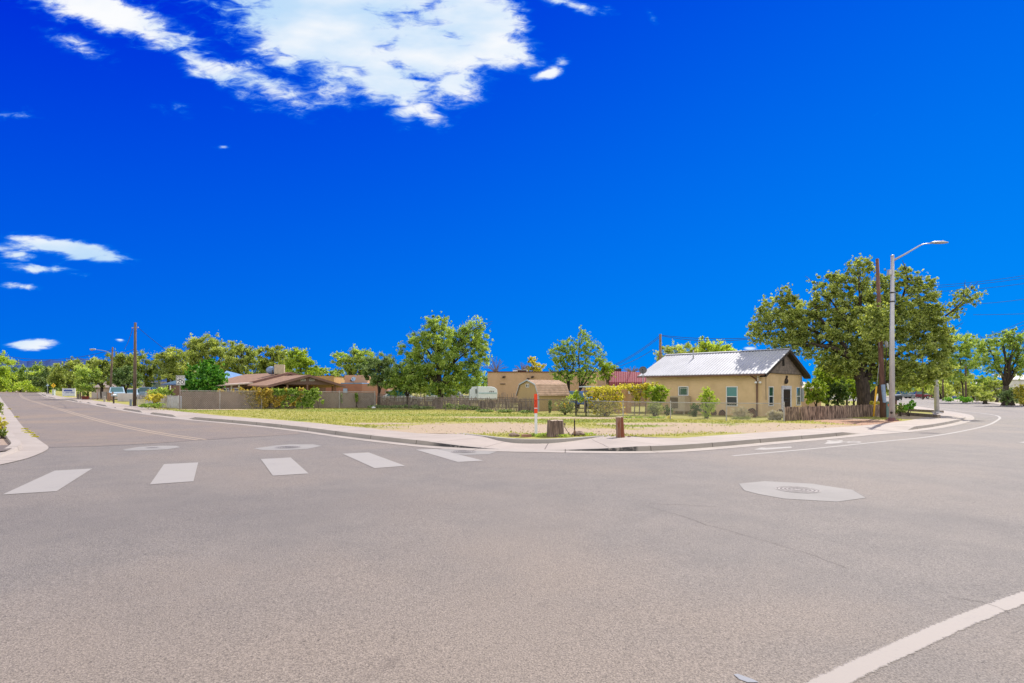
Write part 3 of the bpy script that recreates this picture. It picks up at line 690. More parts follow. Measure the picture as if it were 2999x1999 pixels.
for s_i in (-1, 1): mb.quad(r0, r0+U2*(wL+2*ohg), r0+U2*(wL+2*ohg)+U1*s_i*.22-ZZ*.07, r0+U1*s_i*.22-ZZ*.07)
T.part('ridge_cap', mb, m_roofmetal, rf)
# barge boards, soffit, gutter
mb = MB(); pitch = (zr-ze)/(wG/2)
for s_i in (-1, 1):
    e = zf(Cn-U2*ohg+(U1*(-oh) if s_i < 0 else U1*(wG+oh)), ze-oh*pitch+.04); r = zf(Cn-U2*ohg+U1*wG/2, zr+.04)
    mb.quad(e, r, r-ZZ*.17, e-ZZ*.17); mb.quad(e+U2*.03, r+U2*.03, r-ZZ*.17+U2*.03, e-ZZ*.17+U2*.03); mb.quad(e-ZZ*.17, r-ZZ*.17, r-ZZ*.17+U2*ohg, e-ZZ*.17+U2*ohg)
T.part('barge_board', mb, m_dark)
eg = zf(Cn-U2*(ohg-.1)-U1*(oh+.0), ze-oh*pitch-.03)
gt = T.part('gutter', MB().obox(eg-U1*.10, U2*(wL+ohg*2-.1), U1*.11, ZZ*.10), m_fascia)
# downpipe
a_dp, _ = WL.px(2218, 1150)
a_dp = max(a_dp, .12)
dpt = [WL.p(a_dp-.25 if a_dp > .4 else a_dp, ze-.25, oh), WL.p(a_dp, ze-.55, .12), WL.p(a_dp, ze-.8, .07), WL.p(a_dp, zb0+.1, .07)]
T.part('downpipe', MB().tube([WL.p(a_dp+.28, ze-.2, oh-.05), WL.p(a_dp+.05, ze-.42, .10), WL.p(a_dp, ze-.6, .07), WL.p(a_dp, zb0+.1, .07)], .052, 8), m_fascia)
# windows and door
window(T, WL, 1987, 1131, 2017, 1158, [m_glassg], grid=True)
window(T, WL, 2127, 1131, 2161, 1189, [m_glasst, m_glassd], split=.49)
wg1 = window(T, WG, 2250, 1131, 2264, 1189, [m_glassg, m_glassd], split=.5)
window(T, WG, 2331, 1133, 2343, 1187, [m_glassg, m_glassd], split=.5)
a0, z1 = WG.px(2288, 1129); a1, _ = WG.px(2316, 1129); zd = gz(18)+.0
m_surr = pm('white_brick_surround', (.66, .66, .70), (.45, .45, .52), 7, .8, .3, 20)
mb = MB(); ws = .26; WG.box(mb, a0, a0+ws, zd, z1, 0, .06); WG.box(mb, a1-ws, a1, zd, z1, 0, .06); WG.box(mb, a0+ws, a1-ws, z1-.24, z1, 0, .06)
T.part('door_surround', mb, m_surr)
dr = T.part('door', WG.box(MB(), a0+ws, a1-ws, zd, z1-.24, .005, .03), pm('door_brown', (.13, .075, .05), (.09, .05, .035), 6, .6))
mb = MB()
for k in range(9): q = a0+ws+.05+k*((a1-a0-2*ws-.1)/8); WG.box(mb, q-.012, q+.012, zd+.03, z1-.28, .05, .07)
for z in (zd+.05, zd+.9, zd+1.1, z1-.32): WG.box(mb, a0+ws+.03, a1-ws-.03, z, z+.03, .07, .085)
T.part('security_bars', mb, m_black, dr)
# meter, conduit, cables, vent pipe, flood lamp, light fixture
am, zm = WG.px(2349, 1125); T.part('power_meter', MB().obox(WG.p(wG-.42, zm-.1, .0), U1*.26, -U2*.12, ZZ*.28), m_steel); T.part('meter_box', MB().obox(WG.p(wG-.45, zm-1.25, .0), U1*.34, -U2*.16, ZZ*.95), m_steel)
T.part('conduit', MB().tube([WG.p(wG-.25, zm+.15, .05), WG.p(wG-.25, ze+.35, .05)], .025, 6), m_steel)
T.part('wall_cable', MB().tube([WG.p(.15, ze+.05, .07), WG.p(.5, ze-.0, .08), WG.p(.58, ze-.4, .03), WG.p(.6, zb0+1.2, .03)], .012, 5).tube([WG.p(.5, ze, .09), WG.p(2.5, ze-.02, .09), WG.p(wG-.3, ze-.03, .09)], .012, 5), m_black)
ap_, zp_ = WL.px(2026, 1048)
vp = Cn+U2*6.1+U1*(wG*.36); zvp = ze+(wG*.36)*pitch+.1
T.part('vent_pipe', MB().tube([zf(vp, zvp-.1), zf(vp, zvp+.62)], .05, 8), m_steel, rf, True)
af, zf_ = .25, ze-.55
fl = T.part('flood_lamp', MB().tube([WL.p(.15, ze-.12, oh*.6), WL.p(.15, ze-.55, oh*.6)], .02, 6).ball(WL.p(.02, ze-.65, oh*.6), (.09, .09, .08)).ball(WL.p(.28, ze-.65, oh*.6), (.09, .09, .08)), m_wtrim)
# small finial-like cockerel ornament above the door
ac = (a0+a1)/2-.15
mb = MB().ball(WG.p(ac, z1+.32, .07), (.14, .12, .20)).ball(WG.p(ac+.12, z1+.62, .07), (.07, .06, .10)).tube([WG.p(ac-.12, z1+.35, .07), WG.p(ac-.24, z1+.12, .07)], [.06, .03], 6).tube([WG.p(ac+.02, z1+.45, .07), WG.p(ac+.12, z1+.6, .07)], [.07, .05], 6)
single('wall_ornament', mb, m_dark, 'dark bird-shaped ornament on the wall above the house door', 'ornament', smooth=True)

# evaporative cooler on a stand by the long wall
a0c, zc1 = WL.px(1963, 1159, .9); a1c, _ = WL.px(2018, 1159, .35)
zc0 = zc1-.98
T = Thing('evaporative_cooler', 'beige louvred cooler box standing on legs against the house wall', 'cooler', WL.p((a0c+a1c)/2, gz(11), .5))
aL, aR = max(a0c, a1c), min(a0c, a1c)
m_beige = pm('beige_metal', (.50, .42, .30), (.43, .36, .26), 4, .6)
T.part('cabinet', WL.box(MB(), aR, aL, zc0, zc1, .15, .95), m_beige)
mb = MB()
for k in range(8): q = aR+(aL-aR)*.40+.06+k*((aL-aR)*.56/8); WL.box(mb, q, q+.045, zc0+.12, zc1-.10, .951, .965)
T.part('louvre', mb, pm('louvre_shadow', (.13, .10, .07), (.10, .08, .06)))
for q in (aR+.05, aL-.12):
    for o_ in (.2, .85): T.part('leg', WL.box(MB(), q, q+.08, zb0+.1, zc0-.07, o_, o_+.08), m_beige)
T.part('platform', WL.box(MB(), aR-.1, aL+.08, zc0-.07, zc0-.005, .1, 1.0), m_beige)

# satellite dish on a pole left of the roof
def dish(c, r, face, label, mat, base):
    T = Thing('satellite_dish', label, 'satellite dish', base)
    face = face.normalized(); u = face.cross(ZZ).normalized(); w = u.cross(face); mb = MB(); n = 20
    rings = [[c+(u*math.cos(2*math.pi*i/n)+w*math.sin(2*math.pi*i/n))*r*q-face*(.25*r*(1-q*q)) for i in range(n+1)] for q in (1, .7, .4, .02)]
    for a, b in zip(rings, rings[1:]): mb.strip(a, b)
    mb.strip([p_ for p_ in rings[0]], [p_-face*.02 for p_ in rings[0]])
    T.part('reflector', mb, mat, smooth=True)
    T.part('mast', MB().tube([c-face*.28*r, c-face*.45*r-ZZ*r*.7, base], .03, 6), m_steel)
    T.part('feed_arm', MB().tube([c-w*r-face*.05, c+face*r*.75-w*.2*r], .015, 5).ball(c+face*r*.78-w*.18*r, .05), m_black)
dish(A(1883, 1083, 40), .27, Vector((-.25, -.95, .35)), 'dark grey satellite dish on a mast left of the metal roof', pm('dish_grey', (.12, .12, .13), (.10, .10, .11), 4, .5), Vector((A(1883, 1100, 40).x, 40, 1.2)))

# ---- brown house
Tb = Thing('house', 'low brown house with two shingled gable roofs behind the vine-covered fence', 'house', (-21, 58, gz(-21)))
m_rshing = pm('brown_shingle_roof', (.30, .185, .12), (.235, .145, .10), 2.5, .9, .35, 22, stretch=(1, 1, 3))
m_brown = pm('brown_siding', (.21, .125, .095), (.17, .10, .08), 3, .8, stretch=(6, 6, .5))
def gabled(T, apex, w, L, drop, thick=.16, roofname='roof', mat=m_rshing, wallback=None):
    """roof with ridge along U2 from apex; half width w along U1; drop of the eave"""
    mb = MB()
    for s_i in (-1, 1):
        r0 = apex; e0 = apex+U1*w*s_i-ZZ*drop; v = U2*L
        mb.extr([r0, e0, e0-ZZ*thick, r0-ZZ*thick], v)
    return T.part(roofname, mb, mat)
apx = A(904, 1097, 54); wB = 3.75; drop = (1128-1097)/31.5*1.02
r1 = gabled(Tb, apx, wB, 7.0, drop)
mb = MB()
for s_i in (-1, 1):
    e0 = apx+U1*wB*s_i-ZZ*drop; d = (e0-apx)
    mb.extr([apx-U2*.03+ZZ*.03, e0-U2*.03+ZZ*.03, e0-U2*.03-ZZ*.20, apx-U2*.03-ZZ*.20], -U2*.06)
Tb.part('barge_board', mb, pm('mauve_brown_trim', (.22, .13, .11), (.19, .11, .095), 3, .7))
gz_ = apx.z-drop-.02
gab = Tb.part('gable', MB().extr([apx-ZZ*.2+U2*.25, apx+U1*(wB-.6)-ZZ*(drop*.90)+U2*.25, apx-U1*(wB-.6)-ZZ*(drop*.90)+U2*.25], U2*.1), pm('dark_mauve_siding', (.16, .105, .095), (.14, .09, .08), 3, .8, stretch=(8, 8, .4)))
WB = Wall(apx+U2*.25, U1, -U2)
for x in (887, 913):
    a, z = WB.px(x, 1112); mb = MB(); WB.box(mb, a-.24, a+.24, z-.10, z+.10, .01, .03); v = Tb.part('gable_vent', mb, m_wtrim)
    mb = MB()
    for k in range(4): WB.box(mb, a-.21+k*.11, a-.13+k*.11, z-.07, z+.07, .03, .036)
    Tb.part('slot', mb, m_dark, v)
gB = gz(-20, .1)
for k, (s_, dd) in enumerate(((-wB+.5, .3), (0.0, .3), (wB-.9, .3), (wB-.5, 1.6), (-wB+.5, 2.5), (-1.9, .3))):
    q = apx+U1*s_+U2*dd; Tb.part('post', MB().box((q.x, q.y, (gB+gz_)/2+.1), (.14, .14, gz_-gB), math.pi/4), m_brown)
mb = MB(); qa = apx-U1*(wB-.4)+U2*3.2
mb.obox(zf(qa, gB), U1*(wB*1.15), U2*4, ZZ*(gz_-gB)); Tb.part('wall', mb, pm('porch_shade_brown', (.055, .032, .024), (.04, .025, .02), 2, .9))  # near-black brown puts the carport's shade into the wall colour
# main volume behind, to the left
apx2 = A(850, 1089, 58.5); w2 = 4.5; drop2 = (1119-1089)/29.3*1.18
r2 = gabled(Tb, apx2, w2, 12.0, drop2)
mb = MB()
for s_i in (-1, 1):
    e0 = apx2+U1*w2*s_i-ZZ*drop2
    mb.extr([apx2-U2*.03+ZZ*.03, e0-U2*.03+ZZ*.03, e0-U2*.03-ZZ*.22, apx2-U2*.03-ZZ*.22], -U2*.06)
Tb.part('barge_board', mb, MATS['mauve_brown_trim'])
q = apx2-U1*(w2-.45)+U2*.4
Tb.part('wall', MB().obox(zf(q, gB), U1*(2*w2-.9), U2*11, ZZ*(apx2.z-drop2-gB-.05)), m_brown)
WM = Wall(q, U2, -U1)
for a in (2.2, 4.8): 
    mb = MB(); WM.box(mb, a, a+1.3, gB+1.0, gB+1.75, .01, .04); w_ = Tb.part('window', mb, m_wtrim); Tb.part('pane', WM.box(MB(), a+.06, a+1.24, gB+1.06, gB+1.69, .04, .05), m_glassd, w_)
# pale lean-to porch on the left of the main volume
p0, p1 = A(624, 1128, 51.5), A(700, 1122, 54.5)
mb = MB().extr([p0, A(742, 1120, 52.5), A(722, 1119, 57), A(640, 1125, 56)], -ZZ*.10); Tb.part('porch_roof', mb, pm('pale_porch_roof', (.50, .40, .33), (.42, .34, .29), 2, .8))
for x, Y_ in ((645, 52.5), (656, 53), (678, 52.5), (700, 52.5)): b = A(x, 1126, Y_); Tb.part('post', MB().box((b.x, b.y, (b.z+gB)/2), (.1, .1, b.z-gB)), m_wtrim)
# rooftop cooler
cc = A(819, 1090, 59); c2 = A(795, 1087, 59)
cz = Tb.part('roof_cooler', MB().box(cc+ZZ*.3, (.95, .95, .95), .3), m_beige); bevel(cz, .03)
Tb.part('cooler_duct', MB().ball(c2+ZZ*.1, (.55, .5, .42)), pm('blue_grey_tarp', (.22, .32, .50), (.16, .22, .36), 4, .6), smooth=True)
Tb.part('roof_pipe', MB().tube([A(798, 1093, 57), A(798, 1083, 57)], .05, 6), m_dark)

# flat-roofed stucco buildings behind
m_ochre = pm('ochre_stucco', (.50, .30, .13), (.44, .27, .12), 1, .9); m_pink = pm('rose_stucco', (.52, .31, .19), (.46, .27, .17), 1, .9); m_clay = pm('clay_stucco', (.34, .16, .105), (.30, .14, .095), 1.2, .9)
def slab(T, x0, x1, ytop, Y, depth, mat, name='wall', z0=None, ang=0.0):
    a, b = A(x0, ytop, Y), A(x1, ytop, Y*(1+ang)); b.z = a.z
    d = (b-a); n = Vector((-d.y, d.x, 0)).normalized()
    z0 = gz(a.x)-.3 if z0 is None else z0
    return T.part(name, MB().obox(Vector((a.x, a.y, z0)), d, n*depth, ZZ*(a.z-z0)), mat)
T = Thing('flat_roofed_building', 'ochre flat-roofed stucco building behind the brown house', 'building', (at(950, 82)))
slab(T, 915, 978, 1100.5, 80, 8, m_ochre); slab(T, 905, 980, 1099, 80.0, 8.2, m_dark, 'parapet', z0=A(900, 1100.5, 80).z)
T = Thing('flat_roofed_building', 'rose stucco building with a clay-red lower wing, right of the brown house', 'building', (at(1040, 70)))
slab(T, 1009, 1075, 1098, 72, 8, m_pink); slab(T, 940, 1060, 1123, 66, 5.8, m_clay, 'lower_wing'); slab(T, 1060, 1135, 1123, 66, 6, pm('pale_clay_stucco', (.42, .22, .15), (.38, .20, .14), 1, .9), 'side_wing')
slab(T, 998, 1060, 1120.5, 66, 5.8, pm('blue_coping', (.12, .30, .52), (.10, .26, .46), 2, .6), 'coping', z0=A(998, 1123, 66).z)
T.part('window', MB().obox(A(1005, 1150, 65.95), Vector((.48, 0, 0)), Vector((0, -.03, 0)), ZZ*.5), pm('pale_blue_pane', (.35, .45, .62), (.30, .40, .55), 3, .3))
T.part('wall_lamp', MB().box(A(1030, 1113, 71.9), (.3, .2, .16)), m_dark)
dish(A(1035, 1109, 65.5), .26, Vector((-.2, -.9, .3)), 'small pale blue satellite dish on the rose stucco building', pm('dish_blue', (.35, .48, .68), (.3, .42, .6), 4, .5), A(1036, 1122, 66))

# long tan building
T = Thing('flat_roofed_building', 'long tan flat-roofed building behind the gambrel shed', 'building', at(1600, 76))
m_tanb = pm('peach_stucco', (.52, .35, .23), (.46, .31, .20), .8, .9, stretch=(1, 1, .6)); m_dtrim = pm('maroon_coping', (.12, .05, .05), (.10, .04, .04), 2, .7)
slab(T, 1428, 1802, 1089.5, 74, 14, m_tanb); slab(T, 1426, 1804, 1087, 73.9, 14.2, m_dtrim, 'coping', z0=A(1428, 1089.5, 74).z)
slab(T, 1730, 1776, 1100, 73.9, .04, m_tan, 'panel_door'); slab(T, 1465, 1480, 1123, 73.9, .05, m_dark, 'wall_vent', z0=A(1465, 1125, 73.9).z)
for x, y in ((1476, 1103), (1560, 1103), (1547, 1109)): T.part('wall_lamp', MB().box(A(x, y, 73.8), (.36, .22, .16)).box(A(x-2, y+2, 73.6), (.25, .2, .14)), m_dark)
T.part('roof_unit', MB().obox(A(1502, 1089, 78), Vector((2, 0, 0)), Vector((0, 1.2, 0)), ZZ*.25).obox(A(1516, 1089, 78), Vector((1.2, 0, 0)), Vector((0, 1.2, 0)), ZZ*.3), m_wtrim)
# building with the striped awning
T = Thing('shop_building', 'building with a maroon and white striped awning left of the tan house', 'building', at(1850, 62))
slab(T, 1781, 1986, 1090, 62, 8, m_tanb)
mb1, mb2 = MB(), MB(); n = 96; xa, xb = 1781, 1950
for i in range(n):
    x0 = xa+(xb-xa)*i/n; x1 = xa+(xb-xa)*(i+1)/n
    t0, t1 = A(x0, 1086+.03*(x0-xa), 61.95), A(x1, 1086+.03*(x1-xa), 61.95); m0, m1_ = A(x0, 1118, 60.6), A(x1, 1118, 60.6); b0, b1 = A(x0, 1131, 60.55), A(x1, 1131, 60.55)
    (mb1 if i % 3 else mb2).quad(t0, t1, m1_, m0).quad(m0, m1_, b1, b0)
aw = T.part('awning', mb1, pm('maroon_canvas', (.26, .035, .06), (.21, .03, .05), 4, .8)); T.part('stripe', mb2, pm('pink_canvas', (.42, .20, .23), (.36, .17, .19), 4, .8), aw)
T.part('roof_vent', MB().box(A(1805, 1083, 64), (1.0, .6, .35)), m_dark)

# gambrel shed
K = Vector((1.98, 44, 0)); gw2, gl = 2.18, 3.6
zE = EYE+(H0-1155)/F*44; zP = EYE+(H0-1114)/F*44.8; zK = zE+(zP-zE)*.72
T = Thing('garden_shed', 'small tan gambrel-roofed shed with white trim behind the stick fence', 'shed', K+Vector((0, 2, gz(2))))
m_shed = pm('shed_siding', (.42, .31, .16), (.37, .27, .14), 3, .8, stretch=(8, 8, .3))
zs0 = gz(2)-.05
prof = [(0, zs0), (0, zE), (.15*gw2, zK), (.5*gw2, zP), (.85*gw2, zK), (gw2, zE), (gw2, zs0)]
T.part('wall', MB().extr([zf(K+U2*a, z) for a, z in prof], U1*gl), m_shed)
mb = MB(); out = [(-.10, zE-.06), (.12*gw2, zK+.05), (.5*gw2, zP+.08), (.88*gw2, zK+.05), (gw2+.10, zE-.06)]
for (a, z), (b, z_) in zip(out, out[1:]): mb.extr([zf(K-U1*.08+U2*a, z), zf(K-U1*.08+U2*b, z_), zf(K-U1*.08+U2*b, z_-.05), zf(K-U1*.08+U2*a, z-.05)], U1*(gl+.16))
m_shedroof = pm('tan_shingle', (.52, .37, .27), (.40, .28, .20), 3, .9, .3, 20); rfs = T.part('roof', mb, m_shedroof)
mb = MB()
for sgn, lst in ((0, out[:3]), (1, out[2:])):
    for (a, z), (b, z_) in zip(lst, lst[1:]):
        for k in range(5 if sgn == 0 else 0):
            f_ = (k+.5)/5; mb.obox(zf(K-U1*.08+U2*(a+(b-a)*f_-.01), z+(z_-z)*f_+.003), U1*(gl+.16), U2*-.02, ZZ*.018)
T.part('shingle_course', mb, m_shedroof, rfs)
mb = MB()
for (a, z), (b, z_) in zip(out, out[1:]): mb.extr([zf(K-U1*.085+U2*a, z+.01), zf(K-U1*.085+U2*b, z_+.01), zf(K-U1*.085+U2*b, z_-.09), zf(K-U1*.085+U2*a, z-.09)], -U1*.03)
T.part('trim', mb, pm('pale_blue_trim', (.42, .47, .52), (.36, .41, .46), 4, .6))
T.part('corner_board', MB().obox(zf(K+U1*.0-U2*.03-U1*.03, zs0), U1*.12, U2*.12, ZZ*(zE-zs0-.06)), MATS['pale_blue_trim'])
WS = Wall(K, U2, -U1); gvt = T.part('gable_vent', WS.box(MB(), gw2/2-.17, gw2/2+.17, zP-.52, zP-.25, .01, .04), m_wtrim)
T.part('slot', WS.box(WS.box(MB(), gw2/2-.13, gw2/2-.03, zP-.48, zP-.29, .04, .046), gw2/2+.03, gw2/2+.13, zP-.48, zP-.29, .04, .046), m_dark, gvt)

# garden building with the door and the flat pale roof
T = Thing('garden_building', 'small peach outbuilding with a plain door under the vine-covered flat roof', 'outbuilding', at(1800, 43))
slab(T, 1806, 1849, 1134, 41.5, 2.6, pm('peach_boards', (.48, .30, .17), (.43, .27, .15), 3, .8))
dd = slab(T, 1819, 1836, 1141, 41.45, .05, pm('tan_door', (.44, .25, .12), (.40, .23, .11), 3, .7), 'door'); T.part('hinge', MB().box(A(1820, 1160, 41.4), (.05, .03, .3)), m_dark, dd)
T.part('roof', MB().obox(A(1709, 1133.5, 42.4), Vector((6.2, 0, 0)), Vector((0, 3, 0)), ZZ*.09), pm('pale_roof_sheet', (.60, .66, .74), (.5, .56, .62), 3, .6))
for x in (1713, 1760, 1958): q = at(x, 42.5); T.part('post', MB().box((q.x, q.y, (q.z+A(x, 1134, 42.5).z)/2), (.1, .1, A(x, 1134, 42.5).z-q.z)), m_woodgrey)
T.part('lantern', MB().box(A(1843, 1148, 41.3), (.1, .1, .2)), m_wtrim)

# camper trailer
Yc = 50.0
T = Thing('camper_trailer', 'white rounded camper trailer partly hidden behind the stick fence', 'trailer', at(1415, Yc))
z0 = gz(-2)+.45
prof = [A(1400, 1170, Yc), A(1400, 1131, Yc), A(1440, 1131.5, Yc), A(1450, 1134, Yc), A(1456, 1140, Yc), A(1457.5, 1150, Yc), A(1456, 1170, Yc)]
m_wcar = pm('white_gloss', (.66, .70, .70), (.60, .64, .64), 3, .3, spec=.5)
bd_ = T.part('body', MB().extr(prof, (-.4, 2.2, 0)), m_wcar); bevel(bd_, .06, 2)
T.part('belt', MB().obox(A(1402, 1152, Yc-.02), (1.55, 0, 0), (0, -.02, 0), ZZ*.08), pm('pale_teal', (.35, .52, .54), (.3, .46, .48), 3, .4))
T.part('stripe', MB().extr([A(1433, 1148, Yc-.03), A(1435, 1143.5, Yc-.03), A(1437, 1143.5, Yc-.03), A(1435, 1148, Yc-.03)], (0, -.01, 0)).extr([A(1438, 1148, Yc-.03), A(1440, 1143.5, Yc-.03), A(1442, 1143.5, Yc-.03), A(1440, 1148, Yc-.03)], (0, -.01, 0)).extr([A(1443, 1148, Yc-.03), A(1445, 1144, Yc-.03), A(1446.5, 1144, Yc-.03), A(1445, 1148, Yc-.03)], (0, -.01, 0)), m_dark)
T.part('cab', MB().extr([A(1374, 1172, Yc+1), A(1376, 1142, Yc+1), A(1383, 1132, Yc+1), A(1399, 1131, Yc+1), A(1400, 1172, Yc+1)], (-.2, 1.6, 0)), m_wcar)
T.part('window', MB().extr([A(1393, 1152, Yc+.97), A(1392, 1139, Yc+.97), A(1398, 1139, Yc+.97), A(1398, 1152, Yc+.97)], (0, -.02, 0)), m_glassd)
for x in (1412, 1440): q = at(x, Yc+.1); T.part('wheel', MB().extr([q+Vector((.33*math.cos(k*.524), 0, .33+.33*math.sin(k*.524))) for k in range(12)], (0, .2, 0)), m_black)

# pale low house pieces on the left, blue metal roof
T = Thing('house', 'house with a blue ribbed metal roof behind the round evergreen bush', 'house', at(620, 75))
m_blue = pm('blue_metal_roof', (.20, .34, .52), (.12, .22, .40), 4, .4, metal=.2, stretch=(6, 1, 1))
mb = MB(); rp = A(662, 1085, 72)
a_, b_, c_, d_ = A(650, 1118, 70), A(662, 1085, 76), A(716, 1098, 80), A(716, 1112, 74)
mb.extr([A(640, 1112, 69), A(663, 1085, 74), A(668, 1086, 75), A(714, 1098, 80), A(722, 1115, 74)], (0, .1, -.12)); T.part('roof', mb, m_blue)
mb = MB().extr([A(472, 1125, 66), A(520, 1112, 66), A(560, 1098, 72), A(600, 1098, 75), A(600, 1123, 66)], (0, .1, -.15)); T.part('roof', mb, m_blue)
T.part('fascia', MB().obox(A(472, 1127, 65.9), (5.0, 0, 0), (0, .1, 0), ZZ*.14), pm('navy_fascia', (.10, .14, .30), (.08, .11, .24), 3, .5))
slab(T, 500, 720, 1122, 72, 8, m_brown)
for x in (503, 530): q = at(x, 66); T.part('post', MB().box((q.x, q.y, (q.z+A(x, 1127, 66).z)/2), (.15, .15, A(x, 1127, 66).z-q.z)), m_brown)
T = Thing('house', 'pale far house behind the tree trunks left of the blue-roofed house', 'house', at(445, 98))
slab(T, 415, 492, 1117, 98, 8, pm('pale_wall', (.58, .58, .60), (.5, .5, .52), 2, .8)); T.part('window', MB().box(A(455, 1128, 97.9), (1.4, .05, .8)), m_glassb)
for i, (x0, x1, y, Y_, c_, lb) in enumerate([(268, 345, 1136, 100, (.46, .38, .30), 'plain beige far house behind the low block wall'), (2860, 2905, 1124, 150, (.72, .72, .72), 'small white roofed building far off between the bushes'), (2948, 3070, 1112, 130, (.70, .68, .67), 'long white building far off behind the large right-hand tree')]):
    T = Thing('far_building', lb, 'building', at((x0+x1)/2, Y_)); slab(T, x0, x1, y, Y_, 8, pm('far_wall%d' % i, c_, None, 1, .8))
    a, b = A(x0-1, y, Y_-.3), A(x1+1, y, Y_-.3); T.part('roof', MB().extr([a, b, b+Vector((0, 4, 1.2)), a+Vector((0, 4, 1.2))], (0, 0, .12)), pm('far_roof%d' % i, (.62, .60, .58) if i else (.3, .24, .2), None, 1, .7))
T = Thing('far_building', 'pale gabled house glimpsed behind the bushes right of the tan house', 'building', at(2380, 62)); slab(T, 2350, 2405, 1138, 62, 5, m_tanb); a, b = A(2348, 1138, 61.7), A(2407, 1138, 61.7)
T.part('roof', MB().extr([a, b, b+Vector((-.6, 4, .9)), a+Vector((.6, 4, .9))], (0, 0, .1)), pm('pale_roof', (.55, .48, .45), None, 1, .8))

# ================================================================== FENCES
def poly_at(lst, n=None): return [Vector((*G(px, py, LOT).xy, 0)) for px, py in lst]
def chain_link(name, label, pts, tops, posts_px=None, spacing=2.4, pitch=.085, wire=.0042, mat=None, group=None, rail=True):
    """pts: ground line (px, base py); tops: py of the top at those px"""
    P_ = [G(px, py, LOT) for px, py in pts]; Hh = [EYE+(H0-ty)/F*p.y-p.z for p, ty in zip(P_, tops)]
    T = Thing(name, label, 'fence', P_[0], group)
    seg = []; s = 0
    for a, b in zip(P_, P_[1:]): seg.append((s, (b-a).length)); s += (b-a).length
    tot = s
    def pt(s_, f):
        for i, (s0, L) in enumerate(seg):
            if s_ <= s0+L or i == len(seg)-1:
                k = min(max((s_-s0)/L, 0), 1); q = P_[i].lerp(P_[i+1], k); h = Hh[i]*(1-k)+Hh[i+1]*k; return q+ZZ*(.03+(h-.03)*f)
    mat = mat or m_steel
    mb = MB(); H_ = sum(Hh)/len(Hh); n = int(tot/pitch)
    rows = 1
    for sgn in (-1, 1):
        for i in range(-int(H_/pitch)-1, n+int(H_/pitch)+2):
            s0 = i*pitch; s1 = s0+sgn*H_*.9
            f0, f1 = 0, 1; a, b = s0, s1
            if min(a, b) > tot or max(a, b) < 0: continue
            def clip(v): return min(max(v, 0), tot)
            ca, cb_ = clip(a), clip(b)
            if abs(b-a) < 1e-6 or abs(ca-cb_) < .02: continue
            fa, fb = (ca-a)/(b-a), (cb_-a)/(b-a)
            k = max(2, int(abs(cb_-ca)/1.2)+1)
            pp = [pt(ca+(cb_-ca)*j/k, fa+(fb-fa)*j/k) for j in range(k+1)]
            w = wire
            for j in range(k):
                p0, p1 = pp[j], pp[j+1]; d = (p1-p0).normalized(); sd_ = d.cross(Vector((0, 1, 0))).normalized()*w
                mb.quad(p0-sd_, p0+sd_, p1+sd_, p1-sd_)
    T.part('chain_mesh', mb, mat)
    if rail: T.part('top_rail', MB().tube([pt(tot*i/24, 1)+ZZ*.01 for i in range(25)], .024, 6), mat)
    ss = [onwall_s for onwall_s in posts_px] if posts_px else [tot*i/max(1, round(tot/spacing)) for i in range(max(1, round(tot/spacing))+1)]
    for s_ in ss:
        q = pt(min(s_, tot), 0); q1 = pt(min(s_, tot), 1); T.part('post', MB().tube([q-ZZ*.05, q1+ZZ*.05], .032, 6).ball(q1+ZZ*.06, .04, 6, 4), mat)
    return T, pt, tot
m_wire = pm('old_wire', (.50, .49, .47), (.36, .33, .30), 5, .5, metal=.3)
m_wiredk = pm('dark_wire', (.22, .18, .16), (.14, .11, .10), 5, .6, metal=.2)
m_wirebl = pm('grey_wire', (.45, .43, .41), (.34, .32, .30), 5, .5, metal=.2)  # even warm grey for the house fence and the vine fence
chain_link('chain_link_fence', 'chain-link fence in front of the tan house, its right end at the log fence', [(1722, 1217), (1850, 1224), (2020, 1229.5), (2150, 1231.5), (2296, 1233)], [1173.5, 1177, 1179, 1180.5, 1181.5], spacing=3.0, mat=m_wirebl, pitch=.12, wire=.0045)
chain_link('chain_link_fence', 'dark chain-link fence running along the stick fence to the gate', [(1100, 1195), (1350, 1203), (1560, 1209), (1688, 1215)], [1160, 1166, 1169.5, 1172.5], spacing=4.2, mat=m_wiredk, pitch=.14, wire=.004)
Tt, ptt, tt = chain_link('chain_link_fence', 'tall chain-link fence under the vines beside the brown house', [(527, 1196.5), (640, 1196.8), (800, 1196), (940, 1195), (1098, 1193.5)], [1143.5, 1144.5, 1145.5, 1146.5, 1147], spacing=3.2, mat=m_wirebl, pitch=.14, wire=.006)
chain_link('chain_link_fence', 'low chain-link fence with pale sheets behind it, left of the speed sign', [(402, 1187), (430, 1188.5), (462, 1191.5), (485, 1194), (522, 1197)], [1157, 1157, 1158, 1158.5, 1160], spacing=2.0, mat=m_wire, pitch=.12, wire=.008)
chain_link('chain_link_fence', 'small far chain-link fence beside the pale pillar across the road', [(2888, 1177), (2938, 1178)], [1160, 1161], spacing=2.4, mat=m_wiredk, pitch=.16, wire=.012)
